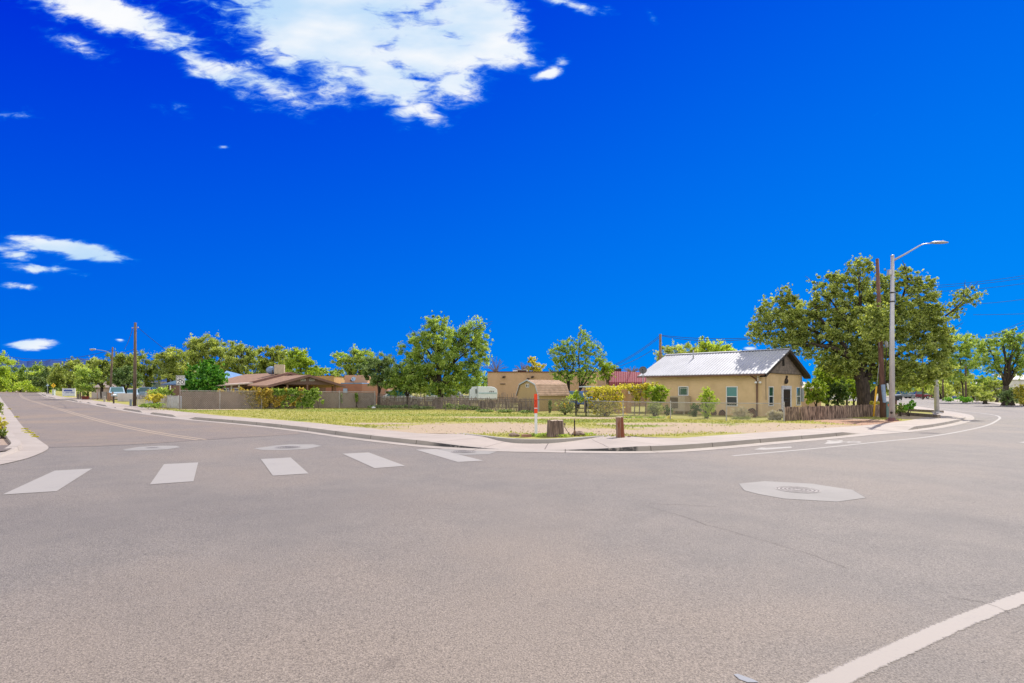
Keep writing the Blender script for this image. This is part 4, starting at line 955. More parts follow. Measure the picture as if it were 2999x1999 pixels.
# backing wall behind the tall fence
def wall_between(name, label, pts, tops, back, mat, th=.12, group=None, cat='wall'):
    P_ = [G(px, py, LOT)+Vector((0, back, 0)) for px, py in pts]; mb = MB()
    for i in range(len(P_)-1):
        a, b = P_[i], P_[i+1]; za, zb = EYE+(H0-tops[i])/F*a.y, EYE+(H0-tops[i+1])/F*b.y
        n = (b-a).cross(ZZ).normalized()*-th
        a0, b0 = Vector((a.x, a.y, gz(a.x)-.03)), Vector((b.x, b.y, gz(b.x)-.03)); a1, b1 = Vector((a.x, a.y, za)), Vector((b.x, b.y, zb))
        mb.quad(a0, b0, b1, a1).quad(b0+n, a0+n, a1+n, b1+n).quad(a1, b1, b1+n, a1+n).quad(a0+n, a0, a1, a1+n).quad(b0, b0+n, b1+n, b1)
    return single(name, mb, mat, label, cat, group)
wall_between('yard_screen', 'brown fabric screen hanging behind the tall chain-link fence', [(527, 1196.5), (640, 1196.8), (800, 1196), (940, 1195), (1098, 1193.5)], [1146, 1147, 1148, 1149, 1149.5], .25, pm('brown_screen', (.28, .21, .165), (.19, .14, .11), .9, .95, stretch=(1, 1, .5)), cat='screen')
m_sheet = pm('pale_sheet', (.52, .55, .64), (.42, .45, .54), 1.2, .7); 
wall_between('metal_panel', 'pale blue-grey sheet panel behind the yellow shrub', [(421, 1187.5), (455, 1190.5)], [1158, 1158], .5, m_sheet, cat='panel')
wall_between('metal_panel', 'pale sheet panels between the yellow shrub and the speed sign', [(478, 1192), (521, 1196)], [1158, 1160], .5, m_sheet, cat='panel')
wall_between('wooden_fence', 'orange-brown board fence behind the green shrub left of the speed sign', [(403, 1172), (450, 1173), (525, 1175)], [1140, 1140, 1141], 2, pm('orange_boards', (.42, .20, .10), (.33, .15, .08), 3, .85, stretch=(6, 6, .4)), cat='fence')
wall_between('block_wall', 'low beige block wall under the trees near the far utility pole', [(269, 1164), (311, 1167)], [1146.5, 1147], 0, pm('beige_block', (.42, .38, .33), (.36, .32, .28), 2, .9), cat='wall')
wall_between('white_barrier', 'white rectangular panel gate beside the near utility pole', [(344, 1174), (391, 1175.5)], [1151, 1151.5], 0, pm('offwhite_panel', (.55, .50, .48), (.50, .46, .45), 2, .7), cat='gate')
# gate
T = Thing('garden_gate', 'dark metal framed wire gate between the two chain-link fences', 'gate', G(1704, 1217, LOT))
g0, g1 = G(1688, 1216.5, LOT), G(1715, 1217.5, LOT); hg = .92
T.part('frame', MB().tube([g0, g0+ZZ*hg, g1+ZZ*hg, g1, g0], .02, 6), m_black)
for q in (g0+(g0-g1)*.07, g1+(g1-g0)*.07): T.part('post', MB().tube([q-ZZ*.05, q+ZZ*(hg+.08)], .032, 8), m_black)
mb = MB()
for k in range(1, 8): mb.tube([g0+ZZ*hg*k/8, g1+ZZ*hg*k/8], .008, 4)
for k in range(1, 6): mb.tube([g0.lerp(g1, k/6), g0.lerp(g1, k/6)+ZZ*hg], .006, 4)
T.part('wire_infill', mb, m_wiredk)
# stick (coyote) fence
random.seed(11)
def stick_fence(label, pts, tops, step, r, mat, jag=.18, back=0, lean=.03, matn=None):
    P_ = [G(px, py, LOT)+Vector((0, back, 0)) for px, py in pts]; Hh = [EYE+(H0-ty)/F*p.y-p.z for p, ty in zip(P_, tops)]
    T = Thing('stick_fence', label, 'fence', P_[0]); mb = MB()
    for i in range(len(P_)-1):
        a, b = P_[i], P_[i+1]; n = int((b-a).length/step)
        for k in range(n):
            f = (k+random.uniform(0, .5))/n; q = a.lerp(b, f); q.y += random.uniform(-.04, .04); h = (Hh[i]*(1-f)+Hh[i+1]*f)*(1+random.uniform(-jag, jag*.8)); rr = r*random.uniform(.6, 1.25)
            tp = q+Vector((random.uniform(-lean, lean), random.uniform(-lean, lean), h)); md = q.lerp(tp, .5)+Vector((random.uniform(-.012, .012), 0, 0))
            mb.tube([q-ZZ*.05, md, tp], [rr, rr*.92, rr*.75], 5)
    T.part('sticks', mb, mat, smooth=False)
    mb = MB()
    for f in (.28, .78): mb.tube([p+ZZ*h*f+Vector((0, .05, 0)) for p, h in zip(P_, Hh)], .03, 5)
    T.part('rail', mb, m_woodgrey)
    return T
m_stick = pm('grey_sticks', (.33, .27, .235), (.12, .095, .085), 9, .95, stretch=(1, 1, .25), lo=.3, hi=.7); m_log = pm('cedar_logs', (.40, .29, .23), (.10, .07, .06), 7, .95, .6, 25, stretch=(2, 2, .3), lo=.38, hi=.62)
stick_fence('long fence of thin grey sticks below the big lone tree', [(1102, 1191), (1350, 1200), (1560, 1205.5)], [1158, 1164, 1167], .075, .030, m_stick, .16, .9)
stick_fence('ragged taller stick fence standing behind the long grey one', [(1098, 1183), (1200, 1186), (1330, 1190), (1445, 1193), (1570, 1197)], [1146, 1152, 1150, 1154, 1160], .11, .030, m_stick, .28, 1.8, .10)
stick_fence('short fence of thick cedar logs below the largest tree', [(2300, 1233), (2400, 1228.5), (2500, 1222), (2583, 1218)], [1191, 1189, 1186.5, 1183], .115, .062, m_log, .045, .1, .015)
stick_fence('pale stick fence segment behind the chain-link mesh near the flowering bush', [(1570, 1200), (1686, 1206)], [1171, 1175], .10, .022, m_stick, .2, 2.2, .12)

# ================================================================== STREET FURNITURE
def pole_obj(name, label, base, top, r0, r1, mat, cat='utility pole', group=None):
    T = Thing(name, label, cat, base, group); T.part('pole', MB().tube([base-ZZ*.1, base.lerp(top, .5), top], [r0, (r0+r1)/2, r1], 12), mat, smooth=True); return T
m_pole = pm('creosote_pole', (.165, .12, .09), (.085, .062, .05), 6, .95, .5, 25, stretch=(3, 3, .3)); m_poler = pm('red_brown_pole', (.20, .105, .08), (.11, .06, .05), 6, .95, .5, 25, stretch=(3, 3, .3))
b = G(394, 1188, LOT); UP1 = pole_obj('utility_pole', 'tall bare utility pole beside the white panel gate', b, A(396.5, 944, b.y), .15, .10, m_pole)
UP1.part('bracket', MB().tube([A(387, 959, b.y), A(404, 959, b.y)], .03, 6).ball(A(388, 960, b.y), .06).ball(A(404, 958.5, b.y), .06), m_steel)
b2 = G(322, 1170, LOT); UP2 = pole_obj('utility_pole', 'wooden pole with a curved street lamp arm, left of the taller one', b2, A(330, 1016, b2.y), .15, .10, m_pole)
arm = UP2.part('lamp_arm', MB().tube([A(327, 1036, b2.y), A(314, 1029, b2.y), A(298, 1025, b2.y), A(284, 1023.5, b2.y)], .035, 6), m_steel); UP2.part('lamp_head', MB().ball(A(272, 1022.5, b2.y), (.48, .22, .13)), m_steel, arm, True); UP2.part('lens', MB().ball(A(269, 1024.5, b2.y), (.22, .15, .09)), pm('amber_lens', (.5, .22, .12), None, 3, .3), arm, True)
bl_ = G(2587, 1222, LOT); UP3 = pole_obj('utility_pole', 'leaning red-brown utility pole in front of the largest tree', bl_, A(2569, 757, bl_.y), .17, .09, m_poler)
UP3.part('transformer', MB().tube([A(2597, 1017, bl_.y-.3), A(2594, 994, bl_.y-.3)], .10, 10), m_steel, smooth=True); UP3.part('conduit', MB().tube([A(2591, 1178, bl_.y-.35), A(2588, 1150, bl_.y-.35), A(2586, 1126, bl_.y-.3)], [.10, .11, .12], 8), pm('blue_grey_conduit', (.25, .33, .48), (.2, .27, .4), 3, .5))
UP3.part('riser_cable', MB().tube([A(2594, 1178, bl_.y-.25), A(2592, 1100, bl_.y-.25), A(2597, 1020, bl_.y-.25)], .03, 5), m_dark)
UP3.part('steps', MB().tube([A(2601, 1140, bl_.y-.2), A(2599, 1122, bl_.y-.2)], .05, 5), m_wtrim)
gb = G(2558, 1222, LOT); gm_ = A(2567, 1131, gb.y); T = Thing('guy_wire', 'guy wire with a yellow plastic guard beside the green cabinet', 'guy wire', gb)
T.part('wire', MB().tube([gb, A(2577, 1042, bl_.y), A(2573, 960, bl_.y-.2)], .012, 5), m_steel); T.part('guard', MB().tube([gb+(gm_-gb)*.03, gm_], .052, 8), pm('yellow_plastic', (.75, .42, .03), (.65, .36, .03), 3, .5), smooth=True); T.part('anchor', MB().tube([gb-ZZ*.05, gb+(gm_-gb)*.04], .03, 6), m_steel)
b = G(1934, 1196, LOT); b = Vector((A(1934, 1000, 58).x, 58, gz(6))); pole_obj('utility_pole', 'slim utility pole behind the tan house roof carrying two wire spans', b, A(1934, 978, 58), .16, .12, pm('brown_pole', (.28, .18, .11), (.18, .11, .07), 6, .9))
for x, yt, yb, lb in ((2703, 1060, 1168, 'bare wooden pole rising beside the parked maroon pickup'), (2762, 1060, 1171, 'bare wooden pole by the kerb left of the blue tub'), (2829, 1090, 1177, 'bare wooden pole between the blue tub and the pale pillar')):
    b = G(x, yb, LOT); pole_obj('utility_pole', lb, b, A(x-1, yt-20, b.y), .17, .14, m_pole)
b = G(285, 1170, LOT); T = pole_obj('marker_stake', 'thin pinkish stake standing in front of the low beige block wall', b, A(285, 1147, b.y), .05, .05, pm('pink_wood', (.45, .28, .22), None, 3, .8), 'stake')
b = G(383, 1188.5, LOT); T = Thing('utility_pedestal', 'short dark grey pedestal post left of the near utility pole', 'pedestal', b); q = T.part('post', MB().box(b+ZZ*.28, (.14, .14, .56)), pm('slate_metal', (.16, .20, .23), None, 3, .5)); T.part('cap', MB().box(b+ZZ*.58, (.16, .16, .04)), MATS['slate_metal'])
b = G(333, 1181, LOT); T = Thing('mailbox', 'pale mailbox on a dark post in front of the far parked truck', 'mailbox', b); T.part('post', MB().box(b+ZZ*.38, (.11, .11, .76)), m_dark); 
T.part('box', MB().extr([b+Vector((-.12, -.25, .76)), b+Vector((.12, -.25, .76)), b+Vector((.12, -.25, .90)), b+Vector((.07, -.25, .97)), b+Vector((-.07, -.25, .97)), b+Vector((-.12, -.25, .90))], (0, .5, 0)), m_steel)
b = G(157.5, 1157, LOT); T = Thing('pillar', 'small pale green pillar by the sidewalk left of the notice board', 'pillar', b); T.part('shaft', MB().box(b+ZZ*.55, (.42, .42, 1.1)), pm('pale_green_pillar', (.52, .60, .56), None, 2, .7)); T.part('cap', MB().box(b+ZZ*1.16, (.5, .5, .12)), m_wtrim)
b = G(2861, 1175, LOT); T = Thing('pillar', 'short stone pillar across the road left of the far chain-link fence', 'pillar', b); T.part('shaft', MB().box(b+ZZ*.55, (.42, .42, 1.1)), m_conc); T.part('cap', MB().ball(b+ZZ*1.1, (.22, .22, .12)), m_conc)

# street lamp by the ramp
bL = G(2612.5, 1231, LOT); YL = bL.y
T = Thing('street_lamp', 'tall pale steel street lamp with a long curved arm, by the green cabinet', 'street lamp', bL)
m_lamp = pm('lamp_steel', (.50, .49, .50), (.44, .43, .45), 2, .4, metal=.25, spec=.5)
T.part('pole', MB().tube([bL+ZZ*.12, A(2612.5, 980, YL), A(2613.8, 749, YL)], [.152, .12, .088], 16), m_lamp, smooth=True)
T.part('cap', MB().ball(A(2613.8, 748.5, YL), (.10, .10, .06)), m_lamp, smooth=True)
ar = T.part('arm', MB().tube([A(2616, 762, YL), A(2650, 744, YL-.2), A(2690, 720.5, YL-.4), A(2703, 714.5, YL-.45), A(2716, 712.5, YL-.5), A(2728, 712, YL-.5)], [.062, .05, .036, .03, .028, .028], 10), m_lamp, smooth=True)
hd = [A(2725, 712.5, YL-.5), A(2734, 711, YL-.5), A(2755, 708.5, YL-.5), A(2775, 707.5, YL-.5)]
T.part('lamp_head', MB().ball(A(2751, 709.5, YL-.5), (.50, .19, .07), 16, 8), m_lamp, ar, True); T.part('photocell', MB().tube([A(2744, 709, YL-.5), A(2744, 705.5, YL-.5)], .06, 8), m_dark, ar)
T.part('glare_shield', MB().extr([A(2761, 706.5, YL-.5), A(2762, 703, YL-.5), A(2767, 706, YL-.5)], (0, .12, 0)), m_wtrim, ar)
T.part('base_plate', MB().box(bL+ZZ*.03, (.46, .46, .06)).tube([bL+ZZ*.04, bL+ZZ*.16], [.20, .17], 12), pm('rusty_base', (.22, .08, .09), (.15, .10, .10), 7, .8)); 
T.part('hand_hole', MB().tube([A(2610.5, 1208, YL-.15), A(2610.5, 1208, YL-.18)], .07, 12), m_dark)
T.part('junction_box', MB().box(A(2605, 797, YL), (.14, .2, .28)), m_lamp); T.part('band', MB().tube([A(2612.5, 858, YL), A(2612.6, 855, YL)], .125, 12).tube([A(2612.5, 884, YL), A(2612.6, 881, YL)], .128, 12), m_dark)
T.part('side_box', MB().box(A(2619, 871, YL), (.07, .12, .75)), pm('blue_plate', (.12, .2, .36), None, 3, .5))
b = G(2744, 1209, LOT); T = Thing('street_lamp', 'second steel street lamp behind the timber bed edge, half hidden by leaves', 'street lamp', b)
T.part('pole', MB().tube([b+ZZ*.1, A(2742, 1120, b.y), A(2742, 1010, b.y)], [.17, .15, .13], 12), m_lamp, smooth=True); ar = T.part('arm', MB().tube([A(2742, 1016, b.y), A(2755, 1008, b.y-1), A(2770, 1004, b.y-1.5)], [.06, .04, .03], 8), m_lamp); T.part('lamp_head', MB().ball(A(2776, 1003, b.y-1.5), (.4, .18, .09)), m_lamp, ar); T.part('base_plate', MB().box(b+ZZ*.04, (.5, .5, .08)), m_lamp)

# green cabinet
b = G(2594.5, 1221.5, LOT); T = Thing('utility_cabinet', 'grey-green metal cabinet with a small orange sticker beside the lamp post', 'cabinet', b)
m_cab = pm('green_cabinet', (.12, .20, .19), (.10, .17, .165), 2, .55)
q = T.part('housing', MB().box(b+ZZ*.47, (.42, .40, .90), .35), m_cab); bevel(q, .02); T.part('lid', MB().box(b+ZZ*.94, (.46, .44, .05), .35), m_cab)
rr = Matrix.Rotation(.35, 3, 'Z'); T.part('sticker', MB().obox(b+rr@Vector((-.10, -.205, .70)), rr@Vector((.075, 0, 0)), rr@Vector((0, -.004, 0)), ZZ*.15), pm('orange_sticker', (.75, .16, .05), None, 3, .6)); T.part('plinth', MB().box(b+ZZ*.0, (.5, .5, .06), .35), m_conc)
# black mailbox
b = G(2630, 1214, LOT); b = b+Vector((.15, .3, 0)); zm = EYE+(H0-1172)/F*b.y
T = Thing('mailbox', 'black mailbox with a white number plate behind the lamp post', 'mailbox', b); T.part('post', MB().box(Vector((b.x-.1, b.y, (b.z+zm)/2)), (.1, .1, zm-b.z)), m_woodbrown)
T.part('box', MB().extr([Vector((b.x-.25, b.y-.1, zm)), Vector((b.x+.26, b.y-.1, zm)), Vector((b.x+.30, b.y-.1, zm+.25)), Vector((b.x+.30, b.y-.1, zm+.31)), Vector((b.x-.25, b.y-.1, zm+.31))], (0, .22, 0)), m_black); T.part('number_plate', MB().box(Vector((b.x+.12, b.y-.106, zm+.06)), (.13, .01, .06)), m_wtrim)
# timber bed edging
for i, (x0, y0, x1, y1, lb) in enumerate(((2620, 1212, 2745, 1222.5, 'long weathered timber edging the bed in front of the second lamp'), (2660, 1203, 2757, 1208.5, 'shorter timber beam behind, at the foot of the second lamp'))):
    a, b = G(x0, y0, LOT), G(x1, y1, LOT)
    if i: a, b = G(x0, y0, LOT), G(x1, y1, LOT)
    d = (b-a); n = Vector((-d.y, d.x, 0)).normalized()*.18; o = single('railway_sleeper', MB().obox(a, d, n, ZZ*.18), m_woodgrey, lb, 'timber', 'timbers round the planting bed')

# ---- signs
fontc = {}
def text_mesh(s, size, off=(0, 0, 0), ext=.002, sx=1.0):
    cu = bpy.data.curves.new('txt', 'FONT'); cu.body = s; cu.size = size; cu.align_x = 'CENTER'; cu.align_y = 'CENTER'; cu.extrude = ext; cu.offset = .004*size
    o = bpy.data.objects.new('txt', cu); C.objects.link(o); dg = bpy.context.evaluated_depsgraph_get(); me = bpy.data.meshes.new_from_object(o.evaluated_get(dg)); bpy.data.objects.remove(o)
    mb = MB(); mb.v = [Vector((v.co.x*sx+off[0], -v.co.z+off[1], v.co.y+off[2])) for v in me.vertices]; mb.f = [tuple(p.vertices) for p in me.polygons]; bpy.data.meshes.remove(me); return mb
def text_part(T, name, s, size, pos, mat, parent, sx=1.0):
    mb = text_mesh(s, size, pos, sx=sx); return T.part(name, mb, mat, parent)
bs = G(526.5, 1199, LOT); Ys = bs.y; T = Thing('speed_limit_sign', 'white SPEED LIMIT 20 sign on a thin post', 'sign', bs); pmm = Ys/F
T.part('post', MB().box(Vector((bs.x, bs.y, (bs.z+EYE+(H0-1103)*pmm)/2)), (.06, .04, EYE+(H0-1103)*pmm-bs.z)), pm('sign_post', (.24, .19, .17), None, 4, .6))
c = A(528.5, 1113, Ys-.05); hw, hh = 12.8*pmm, 14.0*pmm
pl = T.part('plate', MB().box(c, (2*hw, .012, 2*hh)), pm('sign_white', (.72, .72, .72), (.66, .66, .67), 3, .5))
mb = MB(); e = .022; 
for a_, b_, w_, h_ in ((0, hh-.03, hw*2-.05, e), (0, -hh+.03, hw*2-.05, e), (-hw+.03, 0, e, hh*2-.05), (hw-.03, 0, e, hh*2-.05)): mb.box(c+Vector((a_, -.008, b_)), (w_, .004, h_))
T.part('border', mb, m_black, pl)
for s_, sz, zz_, sx_ in (('SPEED', .20, .62, 1.25), ('LIMIT', .20, .17, 1.25), ('20', .46, -.42, 1.3)): text_part(T, 'lettering', s_, sz*hh/.40*1.02, (c.x, c.y-.010, c.z+zz_*hh), m_black, pl, sx_)
# yellow bend warning sign
by = G(156, 1156, LOT); Yy = by.y; by = at(156, Yy); T = Thing('warning_sign', 'yellow diamond bend sign with a black arrow, far up the side street', 'sign', by)
T.part('post', MB().box(Vector((by.x, by.y, (by.z+EYE+(H0-1128)/F*Yy)/2)), (.08, .06, EYE+(H0-1128)/F*Yy-by.z)), m_steel)
c = A(156.3, 1128.5, Yy-.06); r = 7.2/F*Yy; pl = T.part('plate', MB().extr([c+Vector((0, 0, r)), c+Vector((-r, 0, 0)), c+Vector((0, 0, -r)), c+Vector((r, 0, 0))], (0, .02, 0)), pm('sign_yellow', (.80, .50, .02), (.74, .46, .02), 3, .5))
T.part('arrow', MB().extr([c+Vector((q[0]*r, -.006, q[1]*r)) for q in ((-.10, -.42), (.02, -.42), (.02, -.1), (.14, .12), (.14, .30), (.26, .30), (.02, .58), (-.22, .22), (.0, .26), (.0, .14), (-.10, -.06))], (0, -.006, 0)), m_black, pl)
bw = at(139, Yy+20); T = Thing('triangular_sign', 'small pale triangular sign left of the yellow warning diamond', 'sign', bw); c = A(139, 1127, bw.y); r = 4.5/F*bw.y
T.part('post', MB().box(Vector((bw.x, bw.y+.05, (bw.z+c.z)/2)), (.08, .06, c.z-bw.z)), m_steel); T.part('plate', MB().extr([c+Vector((-r, 0, -r*.7)), c+Vector((r, 0, -r*.4)), c+Vector((0, 0, r))], (0, .02, 0)), pm('sign_back', (.42, .56, .72), None, 3, .5))
# notice board
Yb = G(204, 1160.5, LOT).y; bb = at(203, Yb); T = Thing('notice_board', 'white and blue lettered board on two posts by the side street', 'sign', bb)
x0, x1 = A(184, 1140, Yb), A(220, 1140, Yb); k = Yb/F
for x in (184, 220): q = at(x, Yb); T.part('post', MB().box(Vector((q.x, q.y, (q.z+EYE+(H0-1136)*k)/2)), (.13, .13, EYE+(H0-1136)*k-q.z)), m_wtrim)
zt0, zb_ = EYE+(H0-1137)*k, EYE+(H0-1159)*k
pl = T.part('panel', MB().box(((x0.x+x1.x)/2, Yb-.08, (zt0+zb_)/2), (x1.x-x0.x, .04, zt0-zb_)), pm('board_white', (.60, .62, .70), (.55, .58, .68), 1, .6))
m_navy = pm('board_blue', (.035, .07, .33), None, 2, .6); cxb = (x0.x+x1.x)/2
T.part('blue_band', MB().box((cxb-.15*k*10, Yb-.105, EYE+(H0-1143.2)*k), (25*k, .01, 4.2*k)), m_navy, pl)
mb = MB(); random.seed(2)
for py, h_, dens in ((1139.6, 1.0, .7), (1148.0, 1.5, .8), (1150.3, 1.1, .6), (1158.6, .7, .4)):
    x = x0.x+2*k
    while x < x1.x-2*k:
        w = random.uniform(.5, 1.4)*k
        if random.random() < dens: mb.box((x+w/2, Yb-.105, EYE+(H0-py)*k), (w, .01, h_*k))
        x += w+.35*k
T.part('lettering', mb, m_navy, pl)
# wooden posts cluster by the board
b = G(236, 1167, LOT); T = Thing('wooden_gate_post', 'bundle of upright old timbers at the right of the notice board', 'post', b); mb = MB()
for i in range(5): mb.box(b+Vector((-.55+i*.28, random.uniform(-.1, .1), .5)), (.16, .14, 1.0+random.uniform(-.1, .25)))
T.part('timbers', mb, m_woodgrey)
b = G(249, 1169, LOT); single('plant_pot', MB().tube([b, b+ZZ*.45], [.35, .5], 12), pm('dark_red_pot', (.16, .035, .03), None, 3, .6), 'dark red pot at the foot of the bright green street tree', 'pot')
b = G(306, 1176, LOT); single('bollard', MB().tube([b, b+ZZ*.62], .11, 10).ball(b+ZZ*.62, (.11, .11, .07)), m_conc, 'small grey bollard left of the wooden lamp pole', 'bollard')
b = G(314, 1175, LOT)+Vector((0, .5, 0)); T = Thing('wooden_gate_post', 'rough timber uprights at the foot of the wooden lamp pole', 'post', b); mb = MB()
for i in range(4): mb.box(b+Vector((-.25+i*.2, random.uniform(-.1, .1), .55)), (.12, .12, 1.1+random.uniform(-.3, .15)))
T.part('timbers', mb, m_woodbrown)
# street name sign far right
bq = G(2674, 1167, LOT); T = Thing('street_name_sign', 'green street name sign on a post above the far parked cars', 'sign', bq); c = A(2674, 1138.5, bq.y); k = bq.y/F
T.part('post', MB().tube([bq, c], .05, 6), m_steel); T.part('blade', MB().box(c, (10.5*k, .04, 2.4*k)), pm('sign_green', (.03, .35, .24), None, 3, .5)); T.part('finial', MB().ball(c+ZZ*2*k, .12), m_steel)
b = G(2795, 1175, LOT)+Vector((0, 2.0, 0)); k = b.y/F; T = Thing('tub', 'blue plastic tub on a stand among the weeds across the road', 'tub', b); T.part('stand', MB().tube([b, A(2795, 1167, b.y)], .1, 6), m_steel); T.part('bowl', MB().tube([A(2795, 1167.5, b.y), A(2795, 1164, b.y), A(2795, 1159.5, b.y)], [3.5*k, 4.8*k, 5*k], 14), pm('blue_plastic', (.03, .13, .42), (.025, .11, .36), 3, .4))
T.part('rim', MB().tube([A(2795, 1160, b.y), A(2795, 1158.8, b.y)], 5.2*k, 14), m_wtrim)

# ---- corner objects: marker post, stumps, pipe, bricks
bM = G(1570, 1276.5, LOT); k = bM.y/F; T = Thing('cable_marker', 'white post with an orange-red top standing behind the ramp kerb', 'marker post', bM)
top = A(1569, 1153, bM.y); mid_ = A(1569.5, 1209.5, bM.y)
mw = pm('white_plastic', (.72, .72, .76), (.66, .66, .70), 3, .45); mr = pm('red_plastic', (.80, .07, .015), (.72, .06, .012), 4, .45)
def flatpost(a, b, w, th): 
    d = b-a; return MB().obox(a+Vector((-w/2, -th/2, 0)), Vector((w, 0, 0)), Vector((0, th, 0)), d)
T.part('shaft', flatpost(bM-ZZ*.03, mid_, 8.2*k, .05), mw); rd = T.part('red_sleeve', flatpost(mid_, top, 9.6*k, .06), mr)
T.part('white_band', flatpost(A(1569.2, 1195.8, bM.y-.035), A(1569.2, 1193.8, bM.y-.035), 9.8*k, .01), mw, rd)
mb = MB(); random.seed(4)
for col_ in range(3):
    for j in range(15):
        if random.random() < .8: c = A(1566.2+col_*2.2, 1170+j*1.55, bM.y-.034); mb.box(c, (.9*k*random.uniform(.6, 1.2), .006, .9*k))
T.part('lettering', mb, pm('dark_print', (.10, .02, .015)), rd)
def log_obj(name, label, cat, px, py, top_px, top_py, rpx0, rpx1, mat, extra=None, n=18, jit=.06, zo=LOT):
    b = G(px, py, zo); k = b.y/F; top = A(top_px, top_py, b.y); T = Thing(name, label, cat, b); mb = MB(); rings = []
    for j in range(5):
        f = j/4; c = b.lerp(top, f)-(ZZ*.03 if j == 0 else ZZ*0); r = (rpx0*(1-f)+rpx1*f)*k*(1.08 if j == 0 else 1)
        rings.append([c+Vector((r*math.cos(2*math.pi*i/n)*(1+hsh[i % len(hsh)]*jit), r*math.sin(2*math.pi*i/n)*(1+hsh[i % len(hsh)]*jit), (hsh[(i*3) % len(hsh)]*.02 if j == 4 else 0))) for i in range(n)])
    nv = len(mb.v)
    for r_ in rings: mb.v += r_
    for j in range(4):
        for i in range(n): a = j*n+i; c_ = j*n+(i+1) % n; mb.f.append((a, c_, c_+n, a+n))
    T.part('bark', mb, mat); T.part('cut_top', MB().poly([p_+ZZ*.001 for p_ in rings[-1]]), pm('cut_wood', (.42, .34, .25), (.30, .23, .17), 9, .9)); return T, b, k
random.seed(9); hsh = [random.uniform(-1, 1) for _ in range(37)]
m_bark = pm('stump_bark', (.27, .19, .155), (.10, .07, .058), 4.5, .95, .9, 14, stretch=(5, 5, .35), lo=.38, hi=.62)
log_obj('tree_stump', 'broad weathered tree stump behind the ramp kerb', 'stump', 1627.5, 1277, 1627, 1230, 25, 23, m_bark, n=40)
m_redlog = pm('split_red_log', (.27, .17, .125), (.19, .06, .03), 2.2, .9, .7, 14, stretch=(2.5, 2.5, .35), lo=.42, hi=.56)
log_obj('log_post', 'short reddish split log post right of the tree stump', 'post', 1817, 1280, 1814, 1221, 12, 11, m_redlog, n=24)
b = G(1683, 1276.5, LOT); k = b.y/F; T = Thing('iron_pipe_stake', 'thin dark iron pipe standing between the stump and the log post', 'pipe', b); T.part('pipe', MB().tube([b-ZZ*.03, A(1682.5, 1229, b.y)], .023, 8), m_dark); T.part('cap', MB().ball(A(1682.5, 1229, b.y), .028), m_woodbrown); T.part('wire_wrap', MB().ball(A(1683, 1265, b.y), (.04, .04, .09)), m_woodbrown)
T = Thing('leaning_stick', 'thin bent stick leaning on the right side of the stump', 'stick', G(1672, 1277, LOT)); T.part('stick', MB().tube([G(1672, 1277, LOT), A(1661, 1261, b.y), A(1652, 1247, b.y+.05)], .014, 6), m_stick); T.part('knot', MB().ball(A(1654, 1242, b.y), (.03, .03, .05)), m_stick)
b = G(1542, 1278, LOT); single('brick', MB().box(b+ZZ*.03, (.34, .16, .09), .05), pm('red_brick', (.36, .20, .14), (.28, .15, .11), 9, .9), 'reddish brick lying left of the white marker post', 'brick')
for x, y, s_, lb in ((1695, 1275, .26, 'rounded brown stone right of the iron pipe'), (1712, 1273, .16, 'small lumpy stone beside the rounded brown one'), (1505, 1277, .20, 'low flat stone behind the kerb left of the brick'), (1843, 1279, .07, 'tiny brown stone right of the log post')):
    b = G(x, y, LOT); mb = MB().ball(b+ZZ*s_*.2, (s_, s_*.7, s_*.38), 9, 6)
    mb.v = [v+Vector((random.uniform(-1, 1), random.uniform(-1, 1), random.uniform(-1, 1)))*s_*.07 for v in mb.v]; single('stone', mb, pm('brown_stone', (.30, .22, .18), (.18, .13, .11), 8, .95), lb, 'stone')
b = G(1094, 1195.8, LOT); mb = MB().ball(b+ZZ*.08, (.17, .1, .09), 8, 5); single('litter_bag', mb, mw, 'crumpled white bag lying on the grass by the stick fence', 'bag')
# wheel ornaments by the house wall
def orn(px, py, w, h, Y, lb):
    c = A(px, py, Y); k = Y/F; c.z = gz(c.x); T = Thing('garden_ornament', lb, 'ornament', c); m_rust = pm('rusty_iron', (.14, .065, .045), (.07, .035, .03), 9, .9)
    n = 12; arc_ = [c+Vector((w*k*math.cos(math.pi*i/n), 0, h*k*(.25+.75*math.sin(math.pi*i/n)))) for i in range(n+1)]
    T.part('dome', MB().extr([c+Vector((w*k, 0, 0))]+arc_+[c+Vector((-w*k, 0, 0))], (0, .22, 0)), m_rust); T.part('rim', MB().tube(arc_, .03, 6), m_dark)
orn(2203, 1200, 12, 26, 35.6, 'large rusty rounded garden ornament at the house downpipe'); orn(2286, 1200, 8, 24, 35.3, 'dark rounded garden ornament left of the house door')
orn(2116, 1205, 8, 16, 38.0, 'small brown rounded ornament under the large window'); orn(2092, 1205, 6, 15, 38.4, 'small dark rounded ornament beside the tall feathery shrub'); orn(2323, 1192, 4, 9, 38.5, 'small dark ornament right of the house door')
# ---- wires
m_cable = pm('black_cable', (.035, .035, .05), None, 3, .6)
def wire(label, a, b, sag, r=.014, n=14, sides=4):
    pts = []
    for i in range(n+1):
        f = i/n; q = a.lerp(b, f); q.z -= sag*4*f*(1-f); pts.append(q)
    o = single('overhead_wire', MB().tube(pts, r, sides), m_cable, label, 'wire', 'overhead wires'); return o
Yp = 58
for i, (y0, y1, lb) in enumerate(((984, 1071, 'upper wire running down left from the slim pole behind the tan house'), (989, 1075, 'middle wire running down left from the slim pole'), (1026, 1078, 'lowest wire running down left from the slim pole'))):
    wire(lb, A(1930-(22 if i == 2 else 0), y0, Yp), A(1790, y1, Yp+16), .25, .024)
wire('upper wire running right from the slim pole into the largest tree', A(1938, 981, Yp), A(2200, 989, 46), .18, .02); wire('lower wire running right from the slim pole into the largest tree', A(1938, 983, Yp), A(2200, 992, 46), .30, .02)
